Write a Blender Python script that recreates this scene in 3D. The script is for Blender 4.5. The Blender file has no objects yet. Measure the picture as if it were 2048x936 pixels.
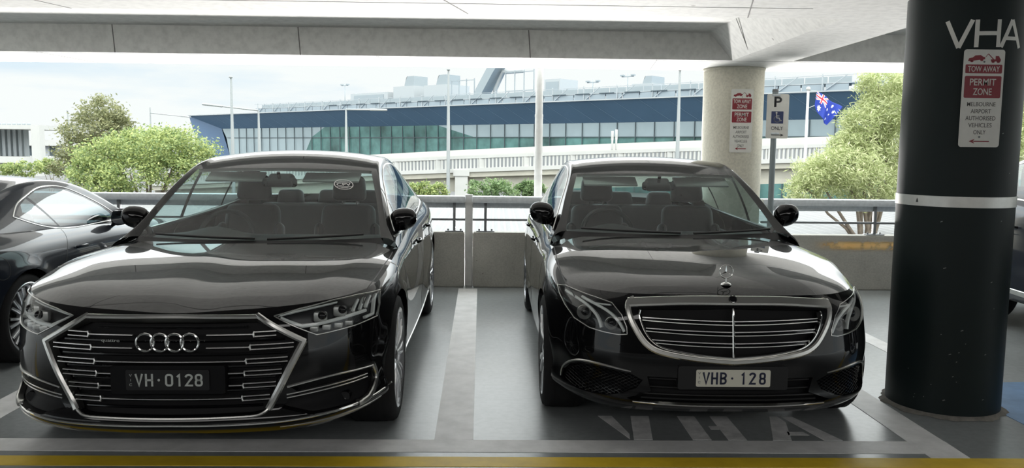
import bpy, bmesh, math, random
import numpy as np
from mathutils import Vector, Matrix
from mathutils.bvhtree import BVHTree

scene = bpy.context.scene
COL = scene.collection
rnd = random.Random(7)

# ------------------------------------------------------------------ camera
cam_d = bpy.data.cameras.new('camera')
cam = bpy.data.objects.new('camera', cam_d)
COL.objects.link(cam)
FPX, CAM_H, PITCH, ROLL, YAW = 1639.0, 1.533, 0.1035, 0.0107, 0.0200
cam_d.sensor_width = 36.0
cam_d.lens = FPX / 2048 * 36.0
cam_d.clip_end = 1000
_fw = Vector((math.sin(YAW)*math.cos(PITCH), math.cos(YAW)*math.cos(PITCH), -math.sin(PITCH)))
_r = Vector((math.cos(YAW), -math.sin(YAW), 0))
_u = _r.cross(_fw)
_r2 = _r*math.cos(ROLL) + _u*math.sin(ROLL)
_u2 = _u*math.cos(ROLL) - _r*math.sin(ROLL)
cam.matrix_world = Matrix(((_r2.x, _u2.x, -_fw.x, 0), (_r2.y, _u2.y, -_fw.y, 0),
                           (_r2.z, _u2.z, -_fw.z, CAM_H), (0, 0, 0, 1)))
scene.camera = cam

# ------------------------------------------------------------------ view
vs = scene.view_settings
vs.view_transform = 'Standard'
vs.look = 'None'
vs.gamma = 1.0
vs.use_curve_mapping = False
vs.exposure = 0.0

# ------------------------------------------------------------------ sky
SKY_LOW, SKY_HIGH = 1.02, 4.7
w = bpy.data.worlds.new('sky'); scene.world = w; w.use_nodes = True
nt = w.node_tree; nt.nodes.clear()
def N(t, typ, **kw):
    n = t.nodes.new(typ)
    for k, v in kw.items():
        if k.startswith('i_'):
            key = k[2:]
            n.inputs[int(key) if key.isdigit() else key.replace('_', ' ')].default_value = v
        else: setattr(n, k, v)
    return n
tc = N(nt, 'ShaderNodeTexCoord'); sep = N(nt, 'ShaderNodeSeparateXYZ')
nt.links.new(tc.outputs['Generated'], sep.inputs[0])
mp = N(nt, 'ShaderNodeMapping'); mp.inputs['Scale'].default_value = (2.2, 2.2, 11)
nt.links.new(tc.outputs['Generated'], mp.inputs[0])
nz = N(nt, 'ShaderNodeTexNoise', i_Scale=1.6, i_Detail=6.0, i_Roughness=0.55)
nt.links.new(mp.outputs[0], nz.inputs['Vector'])
cr = N(nt, 'ShaderNodeValToRGB')
cr.color_ramp.elements[0].position = 0.30; cr.color_ramp.elements[0].color = (0.74, 0.87, 0.95, 1)
cr.color_ramp.elements[1].position = 0.50; cr.color_ramp.elements[1].color = (0.93, 0.975, 0.965, 1)
nt.links.new(nz.outputs['Fac'], cr.inputs[0])
mr = N(nt, 'ShaderNodeMapRange', interpolation_type='SMOOTHSTEP', i_1=0.10, i_2=0.30, i_3=SKY_LOW, i_4=SKY_HIGH)
nt.links.new(sep.outputs['Z'], mr.inputs[0])
bg = N(nt, 'ShaderNodeBackground'); wo = N(nt, 'ShaderNodeOutputWorld')
nt.links.new(cr.outputs[0], bg.inputs[0]); nt.links.new(mr.outputs[0], bg.inputs[1])
nt.links.new(bg.outputs[0], wo.inputs[0])

# ------------------------------------------------------------------ sun
sun_d = bpy.data.lights.new('sun', 'SUN'); sun_d.energy = 1.1; sun_d.angle = 0.02
sun_d.color = (1.0, 0.96, 0.88)
sun = bpy.data.objects.new('sun', sun_d); COL.objects.link(sun)
_sd = Vector((0.35, -0.55, 0.80)).normalized()          # towards the sun
sun.rotation_euler = _sd.to_track_quat('Z', 'Y').to_euler()
sun.location = (0, -5, 30)

# ------------------------------------------------------------------ large area lights
def area(name, loc, sx, sy, e, aim, color=(1, 0.98, 0.95), spread=180):
    d = bpy.data.lights.new(name, 'AREA'); d.shape = 'RECTANGLE'; d.size = sx; d.size_y = sy
    d.energy = e; d.color = color; d.spread = math.radians(spread)
    o = bpy.data.objects.new(name, d); COL.objects.link(o); o.location = loc
    o.rotation_euler = (-Vector(aim)).to_track_quat('Z', 'X' if abs(aim[0]) > .9 else 'Y').to_euler()
    return o
area('added_fill_outside', (0, 15.0, -.30), 30, .45, 1450, (0, -.974, .225), spread=52)  # added fill lamp outside the parapet, lifts the ceiling
area('added_fill_behind', (0, -4.5, .06), 22, 6.0, 50, (0, .15, 1))  # added upward fill behind the camera, brightens the ceiling
area('added_fill_overhead', (0, -.9, 2.40), 13, 1.8, 270, (0, .25, -1))  # added overhead fill out of view, brightens the front floor

# ------------------------------------------------------------------ materials
MATS = {}
def mat(name, color=(.5, .5, .5), rough=.5, metal=0., coat=0., spec=.5, noise=None, bump=0., emit=None, coat_rough=.02):
    """noise = (scale, amount, detail) modulates the colour"""
    if name in MATS: return MATS[name]
    m = bpy.data.materials.new(name); m.use_nodes = True
    t = m.node_tree; b = t.nodes['Principled BSDF']
    b.inputs['Base Color'].default_value = (*color, 1)
    b.inputs['Roughness'].default_value = rough; b.inputs['Metallic'].default_value = metal
    b.inputs['Coat Weight'].default_value = coat; b.inputs['Coat Roughness'].default_value = coat_rough; b.inputs['Coat IOR'].default_value = 1.42
    b.inputs['Specular IOR Level'].default_value = spec
    if noise or bump:
        c = N(t, 'ShaderNodeTexCoord')
        sc = noise[0] if noise else 40
        n = N(t, 'ShaderNodeTexNoise', i_Scale=sc, i_Detail=noise[2] if noise else 4.0, i_Roughness=.6)
        t.links.new(c.outputs['Object'], n.inputs['Vector'])
        if noise:
            r = N(t, 'ShaderNodeValToRGB'); a = noise[1]
            r.color_ramp.elements[0].position = .3; r.color_ramp.elements[1].position = .7
            r.color_ramp.elements[0].color = (*[max(0, v*(1-a)) for v in color], 1)
            r.color_ramp.elements[1].color = (*[min(1, v*(1+a)) for v in color], 1)
            t.links.new(n.outputs['Fac'], r.inputs[0]); t.links.new(r.outputs[0], b.inputs['Base Color'])
        if bump:
            bp = N(t, 'ShaderNodeBump', i_Strength=bump, i_Distance=.01)
            t.links.new(n.outputs['Fac'], bp.inputs['Height']); t.links.new(bp.outputs[0], b.inputs['Normal'])
    if emit:
        b.inputs['Emission Color'].default_value = (*emit[0], 1); b.inputs['Emission Strength'].default_value = emit[1]
    MATS[name] = m; return m
def glass(name, tint=(.8, .88, .86), refl=1.0, ior=1.5):
    if name in MATS: return MATS[name]
    m = bpy.data.materials.new(name); m.use_nodes = True; t = m.node_tree; t.nodes.clear()
    o = N(t, 'ShaderNodeOutputMaterial'); mx = N(t, 'ShaderNodeMixShader')
    tr = N(t, 'ShaderNodeBsdfTransparent'); tr.inputs[0].default_value = (*tint, 1)
    gl = N(t, 'ShaderNodeBsdfGlossy'); gl.inputs['Roughness'].default_value = 0.0
    gl.inputs[0].default_value = (refl, refl, refl, 1)
    fr = N(t, 'ShaderNodeFresnel'); ge = N(t, 'ShaderNodeNewGeometry')
    mi = N(t, 'ShaderNodeMapRange', i_1=0., i_2=1., i_3=ior, i_4=1/ior)      # the same pane seen from either side
    t.links.new(ge.outputs['Backfacing'], mi.inputs[0]); t.links.new(mi.outputs[0], fr.inputs[0])
    t.links.new(fr.outputs[0], mx.inputs[0]); t.links.new(tr.outputs[0], mx.inputs[1]); t.links.new(gl.outputs[0], mx.inputs[2])
    t.links.new(mx.outputs[0], o.inputs[0]); MATS[name] = m; return m

M_chrome = mat('chrome', (.82, .82, .80), .08, 1.0)
M_satin = mat('satin_metal', (.62, .62, .60), .28, 1.0)
M_black = mat('black_plastic', (.010, .010, .011), .45)
M_gloss = mat('gloss_black', (.004, .004, .005), .08)
M_mesh = mat('grille_mesh', (.004, .004, .005), .55, spec=.2)
M_rubber = mat('rubber', (.012, .012, .013), .75, spec=.3)
M_alloy = mat('alloy', (.62, .63, .65), .25, .9)
M_darkalloy = mat('dark_alloy', (.04, .04, .045), .35, .6)
M_disc = mat('brake_disc', (.12, .12, .12), .4, .8)
M_int = mat('cabin_trim', (.012, .012, .013), .6)
M_seat = mat('seat_leather', (.012, .012, .014), .5)
M_lining = mat('pale_headlining', (.42, .41, .38), .9)
M_wglass = glass('windscreen_glass', (.72, .84, .83), .65)
M_sglass = glass('side_glass', (.66, .76, .76), 1.0, 1.6)
M_cglass = glass('tinted_side_glass', (.40, .50, .55), 1.0, 2.3)
M_lens = glass('lamp_lens', (.93, .95, .95), .8)
M_lampin = mat('lamp_reflector', (.62, .62, .60), .35, .6)
M_lampdk = mat('lamp_bezel', (.03, .03, .033), .3)
M_drl = mat('light_guide', (.88, .90, .88), .35)
M_mirglass = mat('mirror_glass', (.85, .87, .88), .02, 1.0)
M_white = mat('white_paint', (.66, .66, .645), .5, noise=(14, .07, 3))
M_red = mat('sign_red', (.24, .009, .021), .35)
M_signw = mat('sign_white', (.72, .71, .66), .35, noise=(9, .06, 3))
M_signb = mat('sign_black', (.02, .02, .022), .4)
M_navy = mat('sign_blue', (.02, .035, .12), .4)
M_galv = mat('galvanised_steel', (.66, .70, .73), .5, .2, noise=(30, .10, 3))
M_dsteel = mat('dark_steel', (.20, .21, .22), .5, .4)

# ------------------------------------------------------------------ object helpers
def obj(name, bm, m, parent=None, smooth=True, kind=None, label=None, autosmooth=None):
    me = bpy.data.meshes.new(name)
    bmesh.ops.recalc_face_normals(bm, faces=bm.faces) if autosmooth == 'recalc' else None
    bm.to_mesh(me); bm.free()
    ms = m if isinstance(m, (list, tuple)) else [m]
    for q in ms: me.materials.append(q)
    o = bpy.data.objects.new(name, me); COL.objects.link(o)
    if smooth: me.shade_smooth()
    if smooth and autosmooth not in (None, 'recalc'): me.set_sharp_from_angle(angle=math.radians(autosmooth))
    if parent is not None: o.parent = parent
    if kind: o['kind'] = kind
    if label: o['label'] = label
    return o
def tag(o, label, cat, group=None, kind=None):
    o['label'] = label; o['category'] = cat
    if group: o['group'] = group
    if kind: o['kind'] = kind
    return o
def empty(name, loc, rz=0.):
    o = bpy.data.objects.new(name, None); COL.objects.link(o); o.location = loc; o.rotation_euler = (0, 0, rz)
    o.empty_display_size = .2
    return o
def struct(name, bm, m, parent=None, smooth=False):
    return obj(name, bm, m, parent, smooth, 'structure')

def box(bm, x0, x1, y0, y1, z0, z1, mi=0):
    v = [bm.verts.new(p) for p in ((x0,y0,z0),(x1,y0,z0),(x1,y1,z0),(x0,y1,z0),(x0,y0,z1),(x1,y0,z1),(x1,y1,z1),(x0,y1,z1))]
    for f in ((3,2,1,0),(4,5,6,7),(0,1,5,4),(1,2,6,5),(2,3,7,6),(3,0,4,7)):
        q = bm.faces.new([v[i] for i in f]); q.material_index = mi
    return v
def rbox(bm, c, s, r=.02, seg=3, mtx=None, taper=None):
    """rounded box; taper=(tx,ty) scales the top"""
    t = bmesh.new(); box(t, -s[0]/2, s[0]/2, -s[1]/2, s[1]/2, -s[2]/2, s[2]/2)
    if taper:
        for v in t.verts:
            if v.co.z > 0: v.co.x *= taper[0]; v.co.y *= taper[1]
    bmesh.ops.bevel(t, geom=t.edges[:], offset=r, segments=seg, profile=.5, affect='EDGES')
    mm = Matrix.Translation(c) @ (mtx if mtx else Matrix.Identity(4))
    merge(bm, t, mm)
def merge(bm, t, mtx=None):
    mp_ = {}
    for v in t.verts: mp_[v] = bm.verts.new(mtx @ v.co if mtx else v.co)
    for f in t.faces:
        try:
            q = bm.faces.new([mp_[v] for v in f.verts]); q.material_index = f.material_index; q.smooth = f.smooth
        except ValueError: pass
    t.free()
def cyl(bm, p0, p1, r0, r1=None, seg=16, caps=True, mi=0):
    r1 = r0 if r1 is None else r1
    p0, p1 = Vector(p0), Vector(p1); d = (p1-p0).normalized()
    a = d.orthogonal().normalized(); b = d.cross(a)
    A, B = [], []
    for i in range(seg):
        t = 2*math.pi*i/seg; o = a*math.cos(t)+b*math.sin(t)
        A.append(bm.verts.new(p0+o*r0)); B.append(bm.verts.new(p1+o*r1))
    for i in range(seg):
        f = bm.faces.new((A[i], A[(i+1)%seg], B[(i+1)%seg], B[i])); f.material_index = mi
    if caps:
        bm.faces.new(A[::-1]).material_index = mi; bm.faces.new(B).material_index = mi
def lathe(bm, prof, seg=48, axis='x', closed=False, mi=0):
    """prof: list of (r, a); revolve around the x or z axis"""
    rings = []
    for i in range(seg):
        t = 2*math.pi*i/seg; c, s = math.cos(t), math.sin(t)
        rings.append([bm.verts.new((a, r*c, r*s) if axis == 'x' else (r*c, r*s, a)) for r, a in prof])
    n = len(prof)
    for i in range(seg):
        A, B = rings[i], rings[(i+1)%seg]
        for k in range(n if closed else n-1):
            f = bm.faces.new((A[k], B[k], B[(k+1)%n], A[(k+1)%n])); f.material_index = mi
def grid(bm, P, closed=False, mi=0):
    """P[i][j] points -> quad grid"""
    V = [[bm.verts.new(p) for p in row] for row in P]
    n, m_ = len(V), len(V[0])
    for i in range(n-1):
        for j in range(m_ if closed else m_-1):
            f = bm.faces.new((V[i][j], V[i][(j+1)%m_], V[i+1][(j+1)%m_], V[i+1][j])); f.material_index = mi
    return V
def sweep(bm, pts, nrm, prof, closed=False, cap=True, mi=0, taper=None):
    """sweep a 2-D profile (b, n) along pts; b = across (t x n), n = along the surface normal"""
    pts = [Vector(p) for p in pts]; n = len(pts); rings = []
    for i in range(n):
        a = pts[(i-1) % n] if (closed or i > 0) else pts[i]
        b = pts[(i+1) % n] if (closed or i < n-1) else pts[i]
        t = (b-a).normalized(); nn = Vector(nrm[i]); nn = (nn - t*nn.dot(t)).normalized(); bb = t.cross(nn)
        k = taper(i/(n-1)) if taper else 1.
        rings.append([bm.verts.new(pts[i] + bb*(p[0]*k) + nn*(p[1]*k)) for p in prof])
    m_ = len(prof)
    for i in range(n if closed else n-1):
        A, B = rings[i], rings[(i+1) % n]
        for j in range(m_):
            f = bm.faces.new((A[j], A[(j+1)%m_], B[(j+1)%m_], B[j])); f.material_index = mi
    if cap and not closed:
        bm.faces.new(rings[0][::-1]).material_index = mi; bm.faces.new(rings[-1]).material_index = mi
def round_prof(w_, h, n=10):
    return [(math.cos(2*math.pi*i/n)*w_/2, math.sin(2*math.pi*i/n)*h/2) for i in range(n)]
def flat_prof(w_, h):
    b = min(w_, h)*.28
    return [(w_/2, -h), (w_/2, h/2-b), (w_/2-b, h/2), (-w_/2+b, h/2), (-w_/2, h/2-b), (-w_/2, -h)][::-1]
def tube(bm, pts, r, seg=8, mi=0):
    pts = [Vector(p) for p in pts]
    t0 = (pts[1]-pts[0]).normalized(); n0 = t0.orthogonal().normalized()
    sweep(bm, pts, [n0]*len(pts), round_prof(2*r, 2*r, seg), mi=mi)

def natspline(t, v, q):
    t = np.asarray(t, float); v = np.asarray(v, float); q = np.asarray(q, float)
    if v.ndim == 1: v = v[:, None]; squeeze = True
    else: squeeze = False
    n = len(t); h = np.diff(t)
    A = np.eye(n); R = np.zeros_like(v)
    for i in range(1, n-1):
        A[i, i-1] = h[i-1]; A[i, i] = 2*(h[i-1]+h[i]); A[i, i+1] = h[i]
        R[i] = 6*((v[i+1]-v[i])/h[i] - (v[i]-v[i-1])/h[i-1])
    M = np.linalg.solve(A, R)
    k = np.clip(np.searchsorted(t, q)-1, 0, n-2)
    a = (t[k+1]-q)/h[k]; b = (q-t[k])/h[k]
    out = a[:, None]*v[k] + b[:, None]*v[k+1] + ((a**3-a)[:, None]*M[k] + (b**3-b)[:, None]*M[k+1])*(h[k]**2)[:, None]/6
    return out[:, 0] if squeeze else out
def chord(v):
    v = np.asarray(v, float)
    return np.concatenate([[0], np.cumsum(np.linalg.norm(np.diff(v, axis=0), axis=1))])
def curve(pts, n):
    p = np.asarray(pts, float); t = chord(p)
    return natspline(t, p, np.linspace(0, t[-1], n))
def sstep(a, b, x):
    t = np.clip((x-a)/(b-a), 0, 1); return t*t*(3-2*t)

_FONT = {}
def text_bm(s, w_=None, h=None, depth=.001, bold=0., spacing=1.):
    """flat lettering in the xy plane, centred, scaled to width w_ and height h"""
    c = bpy.data.curves.new('lettering', 'FONT'); c.body = s; c.size = 1; c.offset = bold; c.space_character = spacing
    c.resolution_u = 4
    o = bpy.data.objects.new('lettering', c); COL.objects.link(o)
    dg = bpy.context.evaluated_depsgraph_get()
    me = bpy.data.meshes.new_from_object(o.evaluated_get(dg))
    bpy.data.objects.remove(o); bpy.data.curves.remove(c)
    bm = bmesh.new(); bm.from_mesh(me); bpy.data.meshes.remove(me)
    for f in bm.faces:
        f.material_index = 0
    xs = [v.co.x for v in bm.verts]; ys = [v.co.y for v in bm.verts]
    sx = (w_/(max(xs)-min(xs))) if w_ else None; sy = (h/(max(ys)-min(ys))) if h else None
    sx = sx or sy; sy = sy or sx
    cx_, cy_ = (max(xs)+min(xs))/2, (max(ys)+min(ys))/2
    for v in bm.verts: v.co = Vector(((v.co.x-cx_)*sx, (v.co.y-cy_)*sy, 0))
    if depth:
        r = bmesh.ops.extrude_face_region(bm, geom=bm.faces[:])
        bmesh.ops.translate(bm, verts=[g for g in r['geom'] if isinstance(g, bmesh.types.BMVert)], vec=(0, 0, depth))
    return bm
def frame(origin, n, up=(0, 0, 1)):
    """matrix: local x right, y up, z = n"""
    n = Vector(n).normalized(); up = Vector(up); x = up.cross(n).normalized(); y = n.cross(x)
    return Matrix(((x.x, y.x, n.x, origin[0]), (x.y, y.y, n.y, origin[1]), (x.z, y.z, n.z, origin[2]), (0, 0, 0, 1)))
def plate_poly(bm, pts, z0, z1, mi=0):
    """prism of a 2-D polygon between z0 and z1 in the xy plane"""
    A = [bm.verts.new((p[0], p[1], z0)) for p in pts]; B = [bm.verts.new((p[0], p[1], z1)) for p in pts]
    n = len(pts)
    bm.faces.new(A[::-1]).material_index = mi; bm.faces.new(B).material_index = mi
    for i in range(n): bm.faces.new((A[i], A[(i+1)%n], B[(i+1)%n], B[i])).material_index = mi
def rrect(w_, h, r, n=5):
    out = []
    for cx_, cy_, a0 in ((w_/2-r, h/2-r, 0), (-w_/2+r, h/2-r, 90), (-w_/2+r, -h/2+r, 180), (w_/2-r, -h/2+r, 270)):
        for i in range(n+1):
            a = math.radians(a0+90*i/n); out.append((cx_+r*math.cos(a), cy_+r*math.sin(a)))
    return out

# ================================================================== the parking deck
def concrete(name, base, var, rough, stain=.0, scale=1.2, spots=False, coat=0.):
    m = bpy.data.materials.new(name); m.use_nodes = True; t = m.node_tree; b = t.nodes['Principled BSDF']
    c = N(t, 'ShaderNodeTexCoord')
    n1 = N(t, 'ShaderNodeTexNoise', i_Scale=scale, i_Detail=8.0, i_Roughness=.62); t.links.new(c.outputs['Object'], n1.inputs['Vector'])
    n2 = N(t, 'ShaderNodeTexNoise', i_Scale=scale*28, i_Detail=3.0); t.links.new(c.outputs['Object'], n2.inputs['Vector'])
    r = N(t, 'ShaderNodeValToRGB'); r.color_ramp.elements[0].position = .32; r.color_ramp.elements[1].position = .70
    r.color_ramp.elements[0].color = (*[v*(1-var) for v in base], 1); r.color_ramp.elements[1].color = (*[v*(1+var) for v in base], 1)
    t.links.new(n1.outputs['Fac'], r.inputs[0])
    mx = N(t, 'ShaderNodeMix', data_type='RGBA', blend_type='MULTIPLY', i_0=.35)
    t.links.new(r.outputs[0], mx.inputs[6]); t.links.new(n2.outputs['Color'], mx.inputs[7])
    g = N(t, 'ShaderNodeValToRGB'); g.color_ramp.elements[0].color = (.55, .55, .55, 1); g.color_ramp.elements[1].color = (1, 1, 1, 1)
    g.color_ramp.elements[0].position = .3; g.color_ramp.elements[1].position = .6
    t.links.new(n2.outputs['Fac'], g.inputs[0]); t.links.new(g.outputs[0], mx.inputs[7])
    last = mx.outputs[2]
    if spots:                                                        # pits and blow holes
        v = N(t, 'ShaderNodeTexVoronoi', i_Scale=spots); t.links.new(c.outputs['Object'], v.inputs['Vector'])
        rr = N(t, 'ShaderNodeValToRGB'); rr.color_ramp.elements[0].position = .03; rr.color_ramp.elements[1].position = .06
        rr.color_ramp.elements[0].color = (.35, .33, .30, 1); rr.color_ramp.elements[1].color = (1, 1, 1, 1)
        t.links.new(v.outputs['Distance'], rr.inputs[0])
        m2 = N(t, 'ShaderNodeMix', data_type='RGBA', blend_type='MULTIPLY', i_0=.8)
        t.links.new(last, m2.inputs[6]); t.links.new(rr.outputs[0], m2.inputs[7]); last = m2.outputs[2]
    t.links.new(last, b.inputs['Base Color'])
    b.inputs['Roughness'].default_value = rough
    if coat: b.inputs['Coat Weight'].default_value = coat; b.inputs['Coat Roughness'].default_value = .25
    bp = N(t, 'ShaderNodeBump', i_Strength=.12, i_Distance=.004); t.links.new(n2.outputs['Fac'], bp.inputs['Height']); t.links.new(bp.outputs[0], b.inputs['Normal'])
    MATS[name] = m; return m
M_floor = concrete('deck_floor_concrete', (.33, .355, .36), .16, .30, scale=.9)
M_ceil = concrete('ceiling_concrete', (.70, .70, .675), .04, .85, scale=.6, spots=3.2)
M_wallc = concrete('parapet_concrete', (.43, .42, .38), .16, .85, scale=2.0, spots=6)
M_colc = concrete('column_concrete', (.64, .61, .51), .06, .8, scale=1.6)
M_line = mat('line_paint', (.90, .91, .90), .5, noise=(7, .12, 6))
M_lineold = mat('worn_stencil_paint', (.80, .81, .81), .6, noise=(9, .25, 6))
M_yellow = mat('yellow_line_paint', (.92, .62, .04), .5, noise=(6, .14, 6))
M_bluep = mat('blue_bay_paint', (.16, .30, .52), .55, noise=(5, .18, 6))

XL, XR, YB, YF = -15., 15., -13., 9.18
bm = bmesh.new(); box(bm, XL, XR, YB, YF, -.30, 0); floor = struct('floor', bm, M_floor)
# painted lines, a millimetre thick
def paint(name, polys, m, z=.002):
    b = bmesh.new()
    for p in polys: plate_poly(b, p, 0.0002, z)
    return obj(name, b, m, floor, smooth=False)
def quad(x0, y0, x1, y1, wd):
    """a straight stripe from (x0,y0) to (x1,y1)"""
    d = Vector((x1-x0, y1-y0)).normalized(); n = Vector((-d.y, d.x))*wd/2
    return [(x0-n.x, y0-n.y), (x1-n.x, y1-n.y), (x1+n.x, y1+n.y), (x0+n.x, y0+n.y)]
paint('bay_line', [quad(-.212, 4.198, -.300, 8.90, .205)], M_line)
paint('bay_line', [quad(-2.86, 4.20, -2.95, 8.90, .20)], M_line)
paint('bay_line', [quad(2.31, 3.96, 2.22, 8.90, .20)], M_line, .0026)
paint('cross_line', [quad(-9, 4.11, 2.41, 4.11, .175)], M_line)
paint('yellow_line', [quad(-9, 3.895, 12, 3.895, .125)], M_yellow)
paint('blue_bay_marking', [[(3.02, 4.45), (3.75, 4.30), (5.6, 5.3), (5.6, 5.5), (3.0, 5.3)]], M_bluep)
paint('bay_line', [quad(3.05, 8.9, 3.12, 5.4, .15)], M_line)
def strokes(L):
    return [quad(*s) for s in L]
# stencilled bay letters: V H A with the gaps of the stencil
paint('bay_lettering', [
    [(.600,4.60),(.680,4.60),(.735,4.30),(.725,4.22)], [(.790,4.60),(.895,4.60),(.845,4.21),(.745,4.21)],
    [(1.06,4.60),(1.16,4.60),(1.16,4.21),(1.06,4.21)], [(1.25,4.60),(1.35,4.60),(1.35,4.21),(1.25,4.21)], [(1.20,4.43),(1.25,4.43),(1.25,4.38),(1.20,4.38)],
    [(1.60,4.60),(1.645,4.60),(1.66,4.50),(1.59,4.21),(1.49,4.21)], [(1.665,4.60),(1.73,4.60),(1.865,4.21),(1.765,4.21)], [(1.61,4.34),(1.70,4.34),(1.715,4.29),(1.60,4.29)]], M_lineold, .0016)

# ceiling slab with coffers between beams; soffit level ZS, coffer top ZC
ZS, ZC = 2.437, 2.708
def ceiling_mesh():
    b = bmesh.new()
    y0, y1 = 5.66, 8.30
    beams = [-14.2, -8.58, -2.96-5.62+8.58-2.96, 2.66, 8.28, 13.9]
    beams = [2.66-5.62*3, 2.66-5.62*2+0, 2.66, 2.66+5.62, 2.66+5.62*2]       # beams running towards the aisle
    hw, sl = .305, .24
    # flat strips in front of and behind the coffers
    def q(pts, mi=0): b.faces.new([b.verts.new(p) for p in pts]).material_index = mi
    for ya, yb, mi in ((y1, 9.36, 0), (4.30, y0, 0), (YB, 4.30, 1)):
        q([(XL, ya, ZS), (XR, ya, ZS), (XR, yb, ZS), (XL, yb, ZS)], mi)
    xs = [XL] + beams + [XR]
    for i in range(len(beams)): q([(beams[i]-hw, y0, ZS), (beams[i]+hw, y0, ZS), (beams[i]+hw, y1, ZS), (beams[i]-hw, y1, ZS)])
    edges = [(XL, beams[0]-hw)] + [(beams[i]+hw, beams[i+1]-hw) for i in range(len(beams)-1)] + [(beams[-1]+hw, XR)]
    for xa, xb in edges:
        if xb-xa < .6: q([(xa, y0, ZS), (xb, y0, ZS), (xb, y1, ZS), (xa, y1, ZS)]); continue
        ta, tb = xa+sl, xb-sl
        q([(ta, y0, ZC), (tb, y0, ZC), (tb, y1, ZC), (ta, y1, ZC)])
        q([(xa, y1, ZS), (xb, y1, ZS), (tb, y1, ZC), (ta, y1, ZC)]); q([(xa, y0, ZS), (xb, y0, ZS), (tb, y0, ZC), (ta, y0, ZC)])
        q([(xa, y0, ZS), (xa, y1, ZS), (ta, y1, ZC), (ta, y0, ZC)]); q([(xb, y0, ZS), (xb, y1, ZS), (tb, y1, ZC), (tb, y0, ZC)])
    q([(XL, YB, 3.05), (XR, YB, 3.05), (XR, 9.36, 3.05), (XL, 9.36, 3.05)])
    q([(XL, 9.36, ZS), (XR, 9.36, ZS), (XR, 9.36, 3.05), (XL, 9.36, 3.05)])
    q([(XL, YB, ZS), (XL, 9.36, ZS), (XL, 9.36, 3.05), (XL, YB, 3.05)]); q([(XR, YB, ZS), (XR, 9.36, ZS), (XR, 9.36, 3.05), (XR, YB, 3.05)])
    bmesh.ops.remove_doubles(b, verts=b.verts[:], dist=.0005)
    return b
ceiling = struct('ceiling', ceiling_mesh(), [M_ceil, mat('soffit_shade_colour', (.10, .10, .10), .9)])  # aisle part coloured dark as shade, so the bonnets mirror black
# formwork joints: thin dark lines left in the concrete
M_joint = mat('formwork_joint', (.16, .155, .15), .9)
b = bmesh.new()
def jl(p, q_, wd=.008, up=(0, 0, -1)):
    sweep(b, [Vector(p), Vector(q_)], [Vector(up)]*2, [(-wd/2, -.002), (wd/2, -.002), (wd/2, .0015), (-wd/2, .0015)])
for x in (-5.3, -3.2, -.55, 1.35): jl((x, 4.3, ZS), (x+.35, 5.66, ZS))
for x in (-3.77, -1.95, .33): jl((x, 8.30, ZS), (x-.02, 8.30, ZC), .010, (0, -1, 0))
for x in (-4.55, -1.2, 1.6): jl((x, 8.32, ZS), (x+.12, 9.34, ZS), .006)
jl((-9, 4.72, ZS), (9, 4.80, ZS), .005); jl((-9, 5.25, ZS), (2.0, 5.28, ZS), .005); jl((-8, 8.36, ZS), (9, 8.36, ZS), .005)
jl((2.105, 7.35, ZC-.01), (2.36, 7.75, ZS), .008, (-.74, 0, -.66)); jl((2.35, 4.4, ZS), (2.97, 5.62, ZS), .006)
obj('formwork_joint', b, M_joint, ceiling, smooth=False)

# parapet in two lengths with an open joint between them
def parapet(x0, x1):
    b = bmesh.new(); box(b, x0, x1, 8.98, 9.16, 0, .612)
    bmesh.ops.bevel(b, geom=[e for e in b.edges], offset=.012, segments=2, affect='EDGES')
    return b
w1 = struct('wall_back', parapet(-14.9, -.345), M_wallc); w2 = struct('wall_back', parapet(-.252, 14.9), M_wallc)
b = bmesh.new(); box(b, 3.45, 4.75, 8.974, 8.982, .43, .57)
M_glow = bpy.data.materials.new('amber_glow_colour'); M_glow.use_nodes = True
t_ = M_glow.node_tree; bs = t_.nodes['Principled BSDF']; c_ = N(t_, 'ShaderNodeTexCoord'); n_ = N(t_, 'ShaderNodeTexNoise', i_Scale=3.0, i_Detail=5.0)
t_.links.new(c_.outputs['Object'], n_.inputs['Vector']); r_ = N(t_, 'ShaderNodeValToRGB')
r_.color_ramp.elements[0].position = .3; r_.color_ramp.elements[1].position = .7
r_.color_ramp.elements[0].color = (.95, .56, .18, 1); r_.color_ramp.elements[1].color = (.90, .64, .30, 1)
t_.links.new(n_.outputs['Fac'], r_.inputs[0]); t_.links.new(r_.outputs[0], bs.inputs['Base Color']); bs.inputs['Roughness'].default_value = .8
sx_ = N(t_, 'ShaderNodeSeparateXYZ'); t_.links.new(c_.outputs['Generated'], sx_.inputs[0])          # amber glow put into the colour, fading out towards its edges
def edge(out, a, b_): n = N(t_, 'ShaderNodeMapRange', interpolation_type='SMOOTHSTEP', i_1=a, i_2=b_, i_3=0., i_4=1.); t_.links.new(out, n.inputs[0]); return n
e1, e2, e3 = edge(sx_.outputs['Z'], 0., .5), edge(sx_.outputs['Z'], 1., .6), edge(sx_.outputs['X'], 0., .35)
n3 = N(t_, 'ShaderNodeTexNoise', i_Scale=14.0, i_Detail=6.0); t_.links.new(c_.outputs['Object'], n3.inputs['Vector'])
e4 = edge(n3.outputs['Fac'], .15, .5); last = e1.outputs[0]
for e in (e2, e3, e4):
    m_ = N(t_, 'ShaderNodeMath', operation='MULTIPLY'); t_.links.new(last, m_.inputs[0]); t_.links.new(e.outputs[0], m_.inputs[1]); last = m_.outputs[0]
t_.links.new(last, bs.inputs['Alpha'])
obj('painted_glow', b, M_glow, w2, smooth=False)
# back wall of the deck, behind the camera
b = bmesh.new(); box(b, XL, XR, YB-.2, YB, 0, 2.6); struct('wall_front', b, mat('inner_wall', (.10, .10, .10), .9))
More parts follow.
